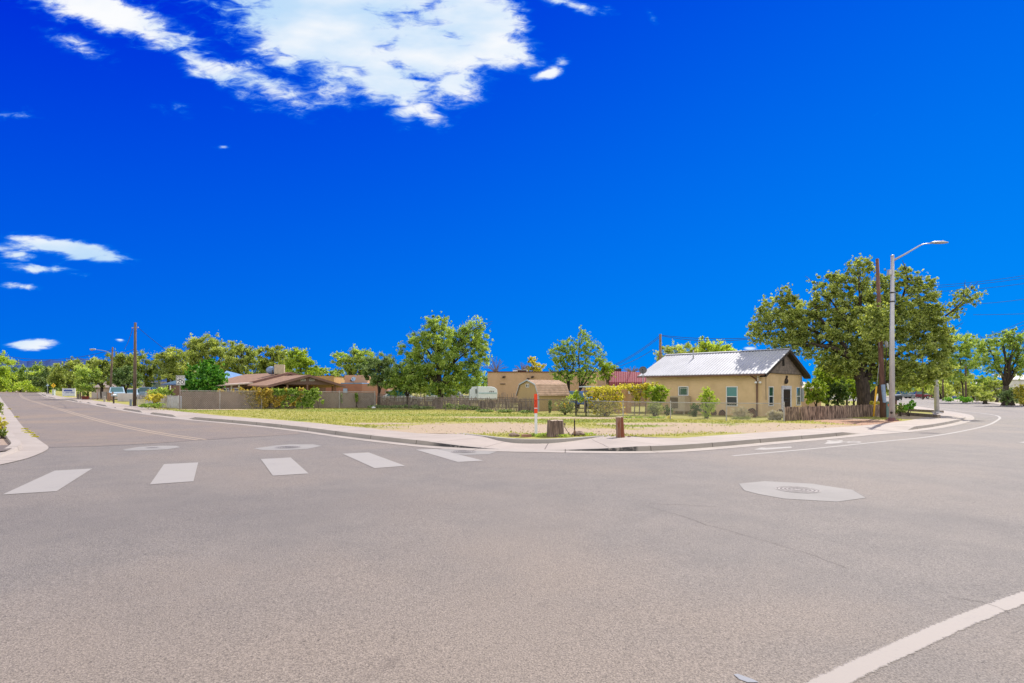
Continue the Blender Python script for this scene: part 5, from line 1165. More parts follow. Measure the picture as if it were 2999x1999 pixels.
b1 = G(394, 1188, LOT)
wire('wire dropping right from the tall pole to the blue-roofed house', A(404, 958.5, b1.y), A(570, 1084, 62), .15, .022)
wire('wire dropping left from the tall pole into the trees', A(388, 963, b1.y), A(363, 1021, b1.y+22), .3, .022)
wire('low wire between the tall pole and the lamp pole', A(396, 1020, b1.y), A(330, 1026, b2.y), .35, .02)
wire('long sagging wire crossing the sky at the far left', A(327, 1024, b2.y), A(-60, 1020, 95), 1.6, .03, 20)
for i, (y0, y1, lb) in enumerate(((835, 803, 'topmost wire at the upper right'), (841, 811, 'second wire at the upper right'), (853, 828, 'third wire at the upper right'))): wire(lb, A(2745, y0, 45), A(3080, y1-10, 40), .12, .012)
wire('wire leaving the right side of the largest tree', A(2860, 889, 45), A(3080, 862, 40), .1, .012); wire('level wire right of the largest tree', A(2850, 921, 45), A(3080, 914, 40), .05, .012)
wire('steep upper wire rising out of the far right trees', A(2870, 989, 70), A(3060, 912, 48), .15, .017); wire('steep middle wire rising out of the far right trees', A(2880, 990, 70), A(3060, 925, 48), .15, .017); wire('steep lower wire rising out of the far right trees', A(2900, 990, 70), A(3060, 950, 48), .15, .017)
wire('thin pale wire from the house gable up into the largest tree', A(2350, 1082, 42), A(2348, 1034, 42), 0, .008)

# ================================================================== VEHICLES
def car(label, cat, p, head, L=4.5, Wd=1.8, Hc=1.45, col=(.4, .4, .4), kind='sedan', group='parked vehicles in the distance'):
    """p: ground point of the centre; head: heading angle"""
    T = Thing({'sedan': 'parked_car', 'pickup': 'pickup_truck', 'suv': 'parked_suv'}[kind], label, cat, p, group)
    R = Matrix.Rotation(head, 3, 'Z'); q = lambda x, y, z: Vector(p)+R@Vector((x, y, z))
    if kind == 'pickup':
        low_ = [(-L/2, .45), (-L/2, 1.05), (-.4, 1.08), (.0, 1.08), (1.35, 1.08), (L/2-.05, .98), (L/2, .45)]; cab = [(-.6, 1.08), (-.45, Hc), (.75, Hc), (1.35, 1.08)]
    elif kind == 'suv':
        low_ = [(-L/2, .45), (-L/2, 1.02), (1.2, 1.05), (L/2-.08, .95), (L/2, .45)]; cab = [(-L/2+.1, 1.02), (-L/2+.3, Hc), (.6, Hc), (1.25, 1.04)]
    else:
        low_ = [(-L/2, .38), (-L/2+.05, .92), (1.1, .93), (L/2-.1, .75), (L/2, .38)]; cab = [(-1.7, .92), (-1.1, Hc), (.4, Hc), (1.2, .92)]
    m_ = pm('car_%d' % (len(MATS)), col, tuple(c*.9 for c in col), 2, .28, spec=.6)
    bd = T.part('body', MB().extr([q(x, -Wd/2, z) for x, z in low_], R@Vector((0, Wd, 0))), m_); bevel(bd, .06, 2)
    mb = MB(); w = Wd*.44; a = [q(cab[0][0], -Wd*.48, cab[0][1]), q(cab[1][0], -w*.92, cab[1][1]), q(cab[2][0], -w*.92, cab[2][1]), q(cab[3][0], -Wd*.48, cab[3][1])]
    b = [q(cab[0][0], Wd*.48, cab[0][1]), q(cab[1][0], w*.92, cab[1][1]), q(cab[2][0], w*.92, cab[2][1]), q(cab[3][0], Wd*.48, cab[3][1])]
    mb.quad(*a[::-1]).quad(*b)
    for i in range(3): mb.quad(a[i], a[i+1], b[i+1], b[i])
    cb_ = T.part('cab', mb, m_)
    # glass set slightly proud of the pillars
    def sh(pts, k=.86, out=Vector((0, 0, 0))): c = sum(pts, Vector())/len(pts); return [c+(p_-c)*k+out for p_ in pts]
    for nm, fc in (('side_window', a), ('side_window', b[::-1]), ('windscreen', [a[3], a[2], b[2], b[3]]), ('rear_window', [b[0], b[1], a[1], a[0]])):
        nrm = (fc[1]-fc[0]).cross(fc[2]-fc[1]).normalized(); c = sum(fc, Vector())/4
        if nrm.dot(c-q(0, 0, 1)) < 0: nrm = -nrm
        T.part(nm, MB().poly(sh(fc, .84, nrm*.012)), m_glassb, cb_)
    for x in (-L*.31, L*.31):
        for s_i in (-1, 1):
            r = .34 if kind == 'sedan' else .39; c = q(x, s_i*(Wd/2-.1), r)
            w_ = T.part('wheel', MB().extr([c+R@Vector((r*math.cos(k*.4488), -.11, r*math.sin(k*.4488))) for k in range(14)], R@Vector((0, .23, 0))), m_black)
            T.part('rim', MB().extr([c+R@Vector((r*.58*math.cos(k*.628), s_i*.12, r*.58*math.sin(k*.628))) for k in range(10)], R@Vector((0, s_i*.01, 0))), m_steel, w_)
    for s_i in (-1, 1): T.part('headlight', MB().box(q(L/2+.0, s_i*Wd*.36, .72 if kind == 'sedan' else .85), (.05, .3, .16), head), m_wtrim)
    return T
car('pale blue pickup truck parked behind the wooden lamp pole', 'pickup', at(342, 82), -.95, 4.9, 1.9, 1.8, (.36, .48, .60), 'suv')
car('silver-blue car parked behind the near utility pole', 'car', at(386, 86), -1.1, 4.6, 1.8, 1.5, (.45, .58, .72), 'sedan')
car('pale blue van roof showing over the orange board fence', 'car', at(428, 90), -1.3, 4.8, 1.9, 1.8, (.36, .46, .60), 'suv')
car('small white car at the end of the side street', 'car', at(27, 270, .0), -1.1, 4.5, 1.8, 1.5, (.62, .66, .68), 'sedan')
car('small blue car at the bend of the side street', 'car', at(115, 250, .0), -.9, 4.5, 1.8, 1.5, (.10, .25, .60), 'sedan')
car('blue car behind the garden building posts', 'car', at(1700, 52), -.6, 4.4, 1.8, 1.55, (.04, .14, .50), 'sedan')
car('grey pickup parked at the far right behind the mailbox', 'pickup', at(2645, 150), math.pi+.15, 5.4, 1.95, 1.85, (.20, .23, .26), 'pickup')
car('silver car parked between the grey and maroon pickups', 'car', at(2671, 168), 2.4, 4.5, 1.85, 1.7, (.45, .45, .48), 'suv')
car('maroon pickup parked beside a bare wooden pole', 'pickup', at(2690, 152), math.pi-.1, 5.5, 1.95, 1.85, (.22, .015, .04), 'pickup')
car('dark low car parked right of the maroon pickup', 'car', at(2716, 158), 2.6, 4.4, 1.8, 1.4, (.04, .03, .045), 'sedan')

car('white car partly hidden behind the stick fence at the yellowing tree', 'car', at(1172, 60), .3, 4.5, 1.8, 1.55, (.60, .63, .68), 'sedan')
car('white van behind the stick fence under the big lone tree', 'van', at(1320, 60), .2, 5.0, 1.9, 1.7, (.62, .66, .72), 'suv')

# ================================================================== VEGETATION
rng = np.random.default_rng(21)
PAL = {
 'green': leafmat('leaf_green', (.06, .13, .02), (.22, .34, .06), (.54, .64, .20)),
 'olive': leafmat('leaf_olive', (.09, .14, .03), (.30, .37, .09), (.60, .66, .25)),
 'dark': leafmat('leaf_dark', (.03, .06, .018), (.10, .18, .05), (.36, .46, .20), .3),
 'bright': leafmat('leaf_bright', (.16, .25, .03), (.40, .52, .07), (.62, .70, .18), .5),
 'yellow': leafmat('leaf_yellow', (.26, .25, .04), (.58, .54, .09), (.80, .72, .20), .5),
 'big': leafmat('leaf_elm', (.08, .12, .03), (.28, .345, .08), (.60, .66, .24), .42),
 'vine': leafmat('leaf_vine', (.16, .15, .03), (.50, .38, .08), (.72, .60, .20), .45),
 'evergreen': leafmat('leaf_evergreen', (.012, .07, .008), (.06, .23, .02), (.22, .46, .06), .3),
 'sage': leafmat('leaf_sage', (.16, .19, .10), (.28, .32, .16), (.48, .52, .30), .4),
 'grassy': leafmat('blade_green', (.12, .15, .03), (.26, .28, .07), (.42, .40, .14), .4),
 'pale': leafmat('leaf_pale', (.28, .25, .20), (.42, .38, .32), (.60, .56, .50), .3),
 'orange': leafmat('petal_orange', (.62, .34, .01), (.75, .45, .02), (.85, .60, .04), .3),
}
m_trunk = pm('tree_bark', (.085, .064, .05), (.035, .027, .022), 5, .95, .7, 16, stretch=(3, 3, .5))
def leaves_mesh(name, mat, clumps, size, elong=1.5, up=.25):
    """clumps: (centre xyz, radii xyz, number of leaves, tone)"""
    cs, ts = [], []
    for c, r, n, tone in clumps:
        n = max(3, int(n))
        d = rng.normal(size=(n, 3)); d /= np.linalg.norm(d, axis=1)[:, None]+1e-9
        rad = np.abs(rng.normal(0, .50, n))+.35*rng.random(n)**.5
        cs.append(np.array(c)+d*rad[:, None]*np.array(r))
        ts.append(np.clip(tone+rng.normal(0, .22, n), 0, 1))
    P = np.concatenate(cs); Tn = np.concatenate(ts); n = len(P)
    a = rng.normal(size=(n, 3)); a /= np.linalg.norm(a, axis=1)[:, None]
    nn = rng.normal(size=(n, 3)); nn[:, 2] += up*2; b = np.cross(nn, a); b /= np.linalg.norm(b, axis=1)[:, None]+1e-9
    s = size*(.6+.8*rng.random(n))[:, None]
    V = np.empty((n, 4, 3)); V[:, 0] = P-a*s*elong*.5; V[:, 1] = P+b*s*.42; V[:, 2] = P+a*s*elong*.5; V[:, 3] = P-b*s*.42
    me = bpy.data.meshes.new(name); me.vertices.add(4*n); me.vertices.foreach_set('co', V.reshape(-1).astype(np.float32))
    me.loops.add(4*n); me.loops.foreach_set('vertex_index', np.arange(4*n, dtype=np.int32))
    me.polygons.add(n); me.polygons.foreach_set('loop_start', np.arange(0, 4*n, 4, dtype=np.int32)); me.polygons.foreach_set('loop_total', np.full(n, 4, dtype=np.int32))
    at_ = me.attributes.new('tone', 'FLOAT', 'FACE'); at_.data.foreach_set('value', Tn.astype(np.float32))
    me.materials.append(mat); me.update(calc_edges=True); return me
def leafobj(name, mat, clumps, size, parent, loc, **kw):
    L = np.array(loc); me = leaves_mesh(name, mat, [(np.array(c)-L, r, n, t_) for c, r, n, t_ in clumps], size, **kw)
    o = bpy.data.objects.new(name, me); C.objects.link(o)
    if parent: o.parent = parent
    else: o.location = loc
    return o
def clumps_from(blobs_, Y, cov, leaf, sub=.30, tone=.5, depth=1.0, hang=0, edge=1.0):
    """sub-clumps inside each crown lobe, lobes given in photograph positions"""
    out = []
    for b in blobs_:
        cx, cy, rx, ry = b[:4]; k = Y/F; dn = b[4] if len(b) > 4 else 1.0; tn = b[5] if len(b) > 5 else tone
        yo = rng.uniform(-.5, .5)*rx*k*.6
        c = np.array(A(cx, cy, Y))+np.array((0, yo, 0)); R = np.array((rx*k, rx*k*depth, ry*k))
        area = math.pi*R[0]*R[2]; rs = sub*min(R[0], R[2])*1.15
        ns = int(max(6, 2.6*(R[0]*R[2])/(rs*rs)*.75))
        tot = cov*dn*area/(leaf*leaf*.62)*3.1
        for _ in range(ns):
            d = rng.normal(size=3); d /= np.linalg.norm(d); q = c+d*R*(rng.random()**.35)*.88
            rr = rs*rng.uniform(.6, 1.3); tt = tn+rng.normal(0, .15)
            out.append((q, (rr, rr, rr*.75), tot/ns, tt))
            if edge and rng.random() < .45:          # a spray reaching out of the lobe
                q2 = c+d*R*rng.uniform(1.0, 1.16); out.append((q2, (rr*.35, rr*.35, rr*.6), tot/ns*.12, tt+.1))
    return out
def branches(base, tops, r0, spread=None, fork=.35):
    mb = MB(); base = Vector(base)
    ctr = sum((Vector(t_) for t_ in tops), Vector())/len(tops)
    fk = base.lerp(ctr, fork); fk = Vector((base.x*.6+fk.x*.4, base.y*.6+fk.y*.4, fk.z))
    mb.tube([base-ZZ*.15, base+ZZ*.12, base.lerp(fk, .5)+Vector((random.uniform(-.08, .08)*r0*4, 0, 0)), fk], [r0*1.45, r0*1.12, r0*.95, r0*.82], 10)
    for t_ in tops:
        t_ = Vector(t_); m1 = fk.lerp(t_, .35)+Vector((random.uniform(-.3, .3), random.uniform(-.3, .3), .12*(t_-fk).length)); m2 = fk.lerp(t_, .7)+Vector((random.uniform(-.3, .3), random.uniform(-.3, .3), .08*(t_-fk).length))
        rr = r0*random.uniform(.42, .6); mb.tube([fk-ZZ*.1, m1, m2, t_], [rr, rr*.7, rr*.42, rr*.12], 7)
        for s0 in (m1, m2):
            for _ in range(2):
                e = s0.lerp(t_, .6)+Vector((random.uniform(-1, 1), random.uniform(-1, 1), random.uniform(-.2, 1)))*(t_-fk).length*.30
                mb.tube([s0, s0.lerp(e, .5)+ZZ*.08, e], [rr*.36, rr*.22, rr*.06], 5)
    return mb
def tree(label, Y, bx, blobs_, pal='green', r0=.18, cov=1.5, leaf=None, sub=.3, tone=.5, name='tree', cat='tree', group=None, zb=None, trunk=True, depth=1.0, edge=1.0, trunks=None):
    leaf = leaf or max(.075, Y/F*2.93*1.0)
    b = at(bx, Y); T = Thing(name, label, cat, b, group)
    leafobj('crown', PAL[pal], clumps_from(blobs_, Y, cov, leaf, sub, tone, depth, edge=edge), leaf, T.o, b)
    if trunk:
        tops = [A(q[0]+random.uniform(-.2, .2)*q[2], q[1]-q[3]*.2, Y) for q in blobs_]
        if trunks:
            mb = MB()
            for tx, lst in trunks: m_ = branches(at(tx, Y), [A(x, y, Y+random.uniform(-1, 1)) for x, y in lst], r0); n0 = len(mb.v); mb.v += m_.v; mb.f += [tuple(i+n0 for i in f) for f in m_.f]
        else: mb = branches(b, tops, r0)
        T.part('trunk', mb, m_trunk, smooth=True)
    return T
random.seed(31)
TG = 'trees along the side street'
tree('bright green tree cut off by the left edge of the picture', 120, -10, [(-25, 1085, 50, 55), (5, 1105, 28, 38), (14, 1128, 24, 20)], 'bright', .3, 1.8, tone=.35, group=TG)
for i, (x, y, rx, ry, pal, lb) in enumerate(((55, 1100, 42, 36, 'green', 'round green far tree at the very end of the side street'), (104, 1096, 40, 32, 'green', 'far green tree below the blue mountain, right of the round one'), (60, 1128, 70, 18, 'bright', 'low yellow-green far bush at the end of the side street'), (135, 1104, 40, 38, 'bright', 'yellow-green far tree left of the yellow sign'))):
    tree(lb, 250-i*12, x, [(x-rx*.4, y+4, rx*.7, ry*.9), (x+rx*.35, y, rx*.65, ry), (x, y+ry*.7, rx*.9, ry*.6)], pal, .4, 1.9, tone=.45, group=TG)
tree('olive tree with a dark trunk behind the notice board', 142, 205, [(175, 1095, 38, 32), (205, 1085, 40, 34), (225, 1105, 36, 34), (168, 1120, 30, 20)], 'olive', .5, 1.9, tone=.4, group=TG)
tree('dark olive tree behind the yellow warning sign', 170, 140, [(128, 1110, 30, 30), (160, 1100, 32, 34), (150, 1125, 36, 20)], 'dark', .3, 1.9, tone=.55, group=TG)
tree('bright leafy young tree right of the notice board', 86, 258, [(246, 1100, 28, 36), (266, 1110, 30, 36), (256, 1135, 24, 24), (238, 1122, 18, 22)], 'green', .16, 1.8, tone=.72, group=TG)
tree('brownish olive tree left of the wooden lamp pole', 92, 300, [(250, 1070, 34, 26), (290, 1080, 36, 36), (320, 1062, 32, 34), (300, 1110, 34, 24)], 'olive', .25, 1.9, tone=.42, group=TG)
tree('tall olive tree behind the two utility poles', 90, 356, [(355, 1055, 36, 32), (380, 1072, 38, 36), (345, 1090, 38, 34), (372, 1112, 44, 26)], 'olive', .32, 2.0, tone=.40, group=TG)
tree('dense dark green tree over the pale blue parked truck', 84, 366, [(350, 1105, 30, 26), (385, 1108, 32, 28), (366, 1095, 34, 30)], 'dark', .28, 2.0, tone=.5, group=TG)
tree('sparse olive tree right of the tall utility pole', 94, 430, [(408, 1070, 30, 38), (440, 1080, 38, 36), (425, 1108, 40, 26), (412, 1040, 20, 16, .3)], 'olive', .25, 1.7, tone=.42, group=TG)
tree('olive tree left of the speed limit sign, above the blue roof', 92, 490, [(480, 1062, 40, 34), (515, 1048, 38, 34), (500, 1090, 46, 34), (528, 1085, 34, 38)], 'olive', .3, 1.9, tone=.45, group=TG)
BG = 'trees behind the brown house'
tree('highest olive tree crown behind the round evergreen bush', 98, 600, [(580, 1020, 34, 38), (612, 1005, 36, 30), (640, 1020, 34, 36), (600, 1050, 52, 40), (560, 1050, 24, 26), (650, 1060, 40, 40), (600, 1090, 60, 34)], 'olive', .4, 1.8, tone=.55, group=BG)
tree('grey-green tree behind the ridge of the brown house', 96, 705, [(688, 1020, 30, 30), (712, 1030, 28, 30), (700, 1060, 48, 36), (735, 1055, 30, 30), (700, 1090, 56, 26)], 'olive', .4, 1.8, tone=.5, group=BG)
tree('green tree behind the rooftop cooler', 100, 800, [(785, 1040, 32, 28), (815, 1030, 32, 26), (800, 1065, 50, 34), (770, 1075, 34, 28), (840, 1060, 30, 30), (800, 1090, 60, 20)], 'olive', .35, 1.8, tone=.52, group=BG)
tree('light green tree at the right end of the tree line', 96, 885, [(865, 1035, 26, 24), (890, 1050, 28, 32), (905, 1075, 28, 26), (870, 1075, 40, 34), (885, 1098, 50, 18)], 'bright', .3, 1.7, tone=.22, group=BG)
tree('small distant tree between the brown house and the rose building', 140, 940, [(925, 1090, 26, 18), (950, 1088, 26, 16), (985, 1092, 24, 14)], 'green', .2, 1.8, tone=.55, group=BG)
tree('light green tree rising behind the rose stucco building', 78, 1035, [(1000, 1050, 30, 26), (1035, 1040, 34, 28), (1070, 1050, 34, 28), (1010, 1080, 34, 30), (1060, 1080, 40, 30)], 'green', .3, 1.8, tone=.68, group=BG)
tree('dark glossy tree in front of the rose stucco building', 52, 1110, [(1080, 1075, 36, 34), (1110, 1060, 44, 36), (1140, 1085, 44, 44), (1105, 1105, 40, 34)], 'dark', .16, 1.8, tone=.66, sub=.26)
tree('yellowing tree with a thin straight trunk at the stick fence', 51.5, 1197, [(1165, 1105, 44, 36), (1205, 1115, 44, 36), (1150, 1135, 24, 24), (1215, 1085, 40, 40), (1190, 1140, 40, 16)], 'green', .15, 1.6, tone=.55, sub=.24)
tree('big lone green tree rising behind the grey stick fence', 52, 1288, [(1275, 948, 44, 34), (1240, 1000, 56, 44), (1300, 990, 60, 48), (1200, 1040, 42, 48), (1365, 985, 52, 50), (1405, 1000, 36, 50), (1330, 1045, 70, 56), (1260, 1060, 76, 56), (1395, 1060, 42, 52), (1290, 1110, 92, 50), (1370, 1110, 54, 44), (1215, 1110, 40, 44), (1300, 1145, 70, 24), (1400, 945, 26, 24, .35)], 'green', .26, 1.35, tone=.6, sub=.22)
tree('small golden tree peeking over the long tan building', 110, 1568, [(1562, 1058, 16, 16), (1575, 1075, 24, 20), (1550, 1082, 24, 12)], 'yellow', .15, 1.6, tone=.35)
tree('open green tree with two dark trunks behind the gambrel shed', 54, 1680, [(1635, 1030, 30, 36, .8), (1660, 1010, 28, 30, .7), (1706, 1000, 28, 34, .8), (1735, 1030, 30, 40, .8), (1690, 1040, 40, 34), (1640, 1070, 38, 32), (1712, 1075, 42, 34), (1660, 1105, 50, 28), (1720, 1110, 36, 26), (1705, 975, 12, 20, .5), (1760, 1050, 18, 26, .7)], 'green', .15, .80, tone=.5, sub=.2,
     trunks=[(1668, [(1640, 1040), (1655, 1010), (1630, 1075), (1690, 1050)]), (1693, [(1705, 995), (1735, 1035), (1760, 1060), (1715, 1080)])])
tree('light green bushy crown on the right side of the two-trunk tree', 57, 1782, [(1765, 1075, 24, 22), (1788, 1080, 26, 24), (1775, 1100, 22, 16)], 'bright', .12, 1.5, tone=.25)
tree('rounded olive tree behind the metal roof', 66, 1990, [(1945, 1040, 28, 36, .7), (1975, 1035, 34, 34), (2010, 1030, 34, 28), (2040, 1040, 40, 30), (1960, 1075, 40, 34), (2050, 1060, 40, 30)], 'olive', .25, 1.5, tone=.7)
tree('vivid yellow-green tree behind the ridge of the metal roof', 60, 2100, [(2062, 1005, 16, 22), (2080, 1022, 32, 28), (2110, 1020, 30, 24), (2140, 1030, 28, 28), (2090, 1050, 50, 28), (2135, 1052, 30, 22)], 'bright', .25, 1.7, tone=.62)
for x, y, rx, ry, Y_, pal, tn, lb in ((1150, 1128, 60, 24, 120, 'green', .4, 'low far trees behind the yellowing tree at the stick fence'), (1250, 1130, 60, 22, 125, 'olive', .4, 'low far olive trees under the big lone tree'), (1350, 1128, 60, 26, 118, 'green', .45, 'low far green trees left of the camper trailer'), (1425, 1122, 24, 26, 110, 'green', .5, 'small far green tree directly above the camper trailer'), (1000, 1120, 60, 24, 130, 'olive', .4, 'low far trees behind the ochre and rose buildings')):
    tree(lb, Y_, x, [(x-rx*.4, y, rx*.6, ry), (x+rx*.4, y-2, rx*.6, ry), (x, y+ry*.5, rx, ry*.6)], pal, .2, 1.6, tone=tn, trunk=False)
# leafless trees over the long tan building
# far wood closing the horizon
cl_ = []
for x in range(-80, 3100, 16):
    Yf = 330+random.uniform(-30, 40); k = Yf/F; hh_ = random.uniform(9, 16)
    cl_.append((np.array(A(x+random.uniform(-6, 6), H0+.0*x-hh_*.35, Yf)), (13*k, 10*k, hh_*k), 260, .4+random.uniform(-.15, .2)))
o = leafobj('distant_trees', PAL['olive'], cl_, 1.1, None, (0, 330, 0)); o['kind'] = 'stuff'; o['label'] = 'far-off band of trees along the horizon'
def bare(label, x, y0, Y, w, h):
    b = at(x, Y); T = Thing('bare_tree', label, 'tree', b); mb = MB(); top = A(x, y0, Y); mb.tube([b, top], [.14, .08], 6); k = Y/F
    for i in range(22):
        a = random.uniform(-1.25, 1.25); L = random.uniform(.6, 1)*h*k; e = top+Vector((math.sin(a)*L*w/h, random.uniform(-.5, .5), math.cos(a)*L)); m_ = top.lerp(e, .5)+Vector((0, 0, L*.12)); mb.tube([top, m_, e], [.05, .035, .012], 4)
        for _ in range(3): e2 = m_.lerp(e, random.uniform(.2, .8)); mb.tube([e2, e2+Vector((random.uniform(-.5, .5), 0, random.uniform(.1, .6)))*L*.35], [.02, .008], 3)
    T.part('branches', mb, m_woodgrey)
bare('leafless grey tree right of the big lone tree', 1452, 1090, 88, 42, 46); bare('leafless twiggy tree left of the small golden tree', 1528, 1090, 90, 34, 30)
bare('leafless twigs showing above the maroon awning', 1850, 1092, 80, 40, 22)
# the largest tree
bb_ = [(2232, 955, 44, 50, .75), (2262, 905, 42, 42, .8), (2215, 985, 30, 26, .6), (2300, 950, 60, 56), (2305, 870, 34, 36, .7), (2345, 905, 52, 50), (2290, 1010, 60, 40, .8), (2365, 985, 66, 52), (2410, 840, 46, 46, .8), (2430, 910, 66, 60), (2515, 785, 42, 38, .85), (2480, 835, 50, 46), (2530, 860, 60, 60), (2450, 990, 70, 60), (2520, 950, 80, 66, 1.1),
       (2600, 830, 40, 40, .8), (2655, 815, 50, 40, .85), (2710, 835, 34, 38, .8), (2610, 900, 62, 56), (2680, 890, 62, 60), (2700, 960, 62, 60), (2630, 975, 70, 60, 1.1), (2730, 930, 40, 50), (2590, 1050, 80, 44, .9), (2690, 1040, 70, 60, 1.1), (2520, 1035, 56, 40, .8), (2760, 1000, 40, 60), (2740, 1075, 50, 44, 1.0), (2830, 868, 44, 32, .55), (2800, 905, 26, 34, .5), (2395, 1035, 60, 22, .6), (2650, 1095, 60, 30, .8), (2440, 1060, 60, 34, .8), (2490, 1085, 40, 30, .6), (2600, 1090, 60, 34, .9), (2720, 1105, 44, 26, .8), (2555, 1010, 60, 60, 1.0), (2340, 950, 50, 60, .9), (2480, 930, 60, 60), (2455, 1075, 50, 34, .8), (2490, 1070, 40, 34, .8), (2600, 1120, 40, 34, .8), (2650, 1125, 40, 24, .7), (2700, 1110, 40, 26, .8), (2545, 1075, 40, 30, .6)]
bigY = 42
T = Thing('tree', 'largest tree, broad olive crown over dark heavy limbs behind the log fence', 'tree', at(2530, bigY))
leafobj('crown', PAL['big'], clumps_from(bb_, bigY, 1.5, .09, .17, .52, .75)+clumps_from([(2560, 920, 40, 40), (2585, 960, 44, 34), (2545, 960, 40, 30), (2600, 925, 30, 40, .8), (2560, 985, 50, 18, .7)], 35.5, 1.1, .09, .17, .5, .4), .09, T.o, T.loc, elong=1.7)
mb = MB(); P_ = lambda x, y, d=0: A(x, y, bigY+d)
bt = at(2532, bigY)
mb.tube([bt-ZZ*.2, P_(2530, 1165), P_(2527, 1130), P_(2522, 1105)], [.56, .43, .44, .40], 14)
for pts, r in (([(2522, 1115), (2505, 1090), (2498, 1060), (2470, 1035), (2440, 1018), (2400, 1012), (2360, 1000)], .34), ([(2520, 1112), (2527, 1080), (2535, 1040), (2530, 990), (2520, 900), (2515, 810)], .26), ([(2538, 1110), (2552, 1080), (2560, 1040), (2590, 960), (2640, 880), (2660, 820)], .26), ([(2498, 1062), (2470, 1010), (2440, 970), (2400, 930), (2360, 920)], .2),
               ([(2470, 1035), (2430, 1000), (2400, 975), (2330, 950), (2300, 930)], .15), ([(2548, 1090), (2600, 1060), (2650, 1020), (2720, 960), (2790, 910), (2820, 880)], .16), ([(2600, 960), (2650, 930), (2700, 870)], .12), ([(2545, 1180), (2560, 1150), (2585, 1125), (2640, 1090), (2680, 1050), (2740, 1000)], .24), ([(2527, 1085), (2500, 1000), (2470, 930), (2420, 860)], .17), ([(2400, 1012), (2340, 1010), (2290, 1000), (2250, 980)], .11)):
    n = len(pts); mb.tube([P_(x, y, random.uniform(-.4, .4)*min(i, 3)*.8) for i, (x, y) in enumerate(pts)], [r*(1-.8*i/(n-1)) for i in range(n)], 8)
    for i in range(2, n):
        for _ in range(3): q = P_(pts[i][0], pts[i][1]); e = q+Vector((random.uniform(-1.6, 1.6), random.uniform(-1.5, 1.5), random.uniform(-.3, 1.5))); mb.tube([q, q.lerp(e, .5)+ZZ*.1, e], [r*.22, r*.13, .01], 5)
T.part('trunk', mb, m_trunk, smooth=True)
# right-hand trees
tree('tall yellow-green tree with thin trunks right of the second lamp', 99, 2822, [(2770, 985, 34, 34, .8), (2810, 1000, 46, 36, .8), (2855, 1020, 34, 34, .7), (2795, 1040, 46, 40, .8), (2845, 1060, 36, 34, .7), (2800, 1090, 44, 32, .8), (2760, 1060, 30, 40)], 'green', .14, 1.25, tone=.65, sub=.22)
T24 = tree('large green tree with a forked dark trunk near the right edge', 78, 2945, [(2890, 1010, 34, 26), (2930, 995, 40, 26), (2975, 985, 40, 30), (2900, 1050, 40, 32, .7), (2950, 1040, 50, 34, .7), (3000, 1020, 44, 40), (2985, 1070, 40, 36, .8), (2920, 1080, 34, 26, .6), (3040, 1050, 50, 60)], 'green', .42, 1.15, tone=.58, sub=.22)
for x, y, rx, ry, Y_, pal, tn, lb in ((2425, 1085, 50, 60, 50, 'bright', .2, 'tall yellow-green bush rising right of the house gable'), (2480, 1095, 40, 60, 56, 'green', .5, 'leafy green bush glimpsed just left of the largest trunk'), (2420, 1110, 36, 50, 46, 'bright', .22, 'tall yellow-green shrub behind the log fence beside the house'), (2390, 1150, 34, 44, 44, 'bright', .15, 'yellow-green shrub at the house corner behind the log fence'), (2455, 1150, 36, 44, 45, 'dark', .4, 'dark green shrub between the house shrubs and the large trunk'), (2500, 1140, 26, 40, 50, 'bright', .3, 'bright shrub just left of the large trunk'),
                       (2575, 1110, 60, 40, 110, 'green', .5, 'far green tree seen through the limbs of the largest tree'), (2650, 1105, 60, 44, 190, 'green', .55, 'far blue-green tree behind the parked pickups'), (2730, 1120, 40, 40, 175, 'bright', .3, 'far yellow-green tree behind the bare poles'), (2755, 1140, 40, 28, 140, 'olive', .7, 'olive bush behind the maroon pickup'),
                       (2800, 1120, 50, 40, 150, 'olive', .6, 'olive tree behind the blue tub'), (2850, 1145, 34, 28, 120, 'olive', .65, 'olive bush left of the pale pillar'), (2885, 1125, 40, 30, 135, 'green', .6, 'green bush in front of the small white far building'), (2920, 1140, 36, 34, 100, 'olive', .55, 'brown-green bush behind the small far chain-link fence'),
                       (2965, 1160, 34, 26, 76, 'dark', .75, 'dark green bush under the large right-hand tree'), (3005, 1155, 34, 36, 72, 'yellow', .3, 'yellow flowering bush at the right edge'), (2885, 1160, 26, 18, 88, 'olive', .6, 'small brown bush left of the far chain-link fence'), (2700, 1150, 34, 16, 200, 'olive', .5, 'low scrub beyond the parked cars'), (2480, 1120, 60, 40, 120, 'green', .5, 'far tree filling the gap left of the large trunk')):
    tree(lb, Y_, x, [(x-rx*.35, y-ry*.15, rx*.65, ry*.75), (x+rx*.35, y-ry*.25, rx*.62, ry*.75), (x, y+ry*.3, rx*.95, ry*.65)], pal, .1 if Y_ < 60 else .25, 1.5, tone=tn, name='tree' if 'tree' in lb else 'shrub', cat='tree' if 'tree' in lb else 'shrub', sub=.26)
def shrub(label, Y, x, blobs_, pal, cov=1.6, leaf=None, tone=.5, sub=.25, stems=True, name='shrub', cat='shrub', group=None, zo=LOT, elong=1.5):
    leaf = leaf or max(.05, Y/F*2.93*1.05); b = at(x, Y, zo); T = Thing(name, label, cat, b, group)
    leafobj('foliage', PAL[pal], clumps_from(blobs_, Y, cov, leaf, sub, tone), leaf, T.o, b, elong=elong)
    if stems:
        mb = MB()
        for q in blobs_:
            for _ in range(3): e = A(q[0]+random.uniform(-.5, .5)*q[2], q[1]+random.uniform(-.5, .5)*q[3], Y); mb.tube([b+Vector((random.uniform(-.1, .1), 0, -.03)), b.lerp(e, .5)+Vector((random.uniform(-.05, .05), 0, .05)), e], [.022, .016, .006], 5)
        T.part('stems', mb, m_trunk)
    return T
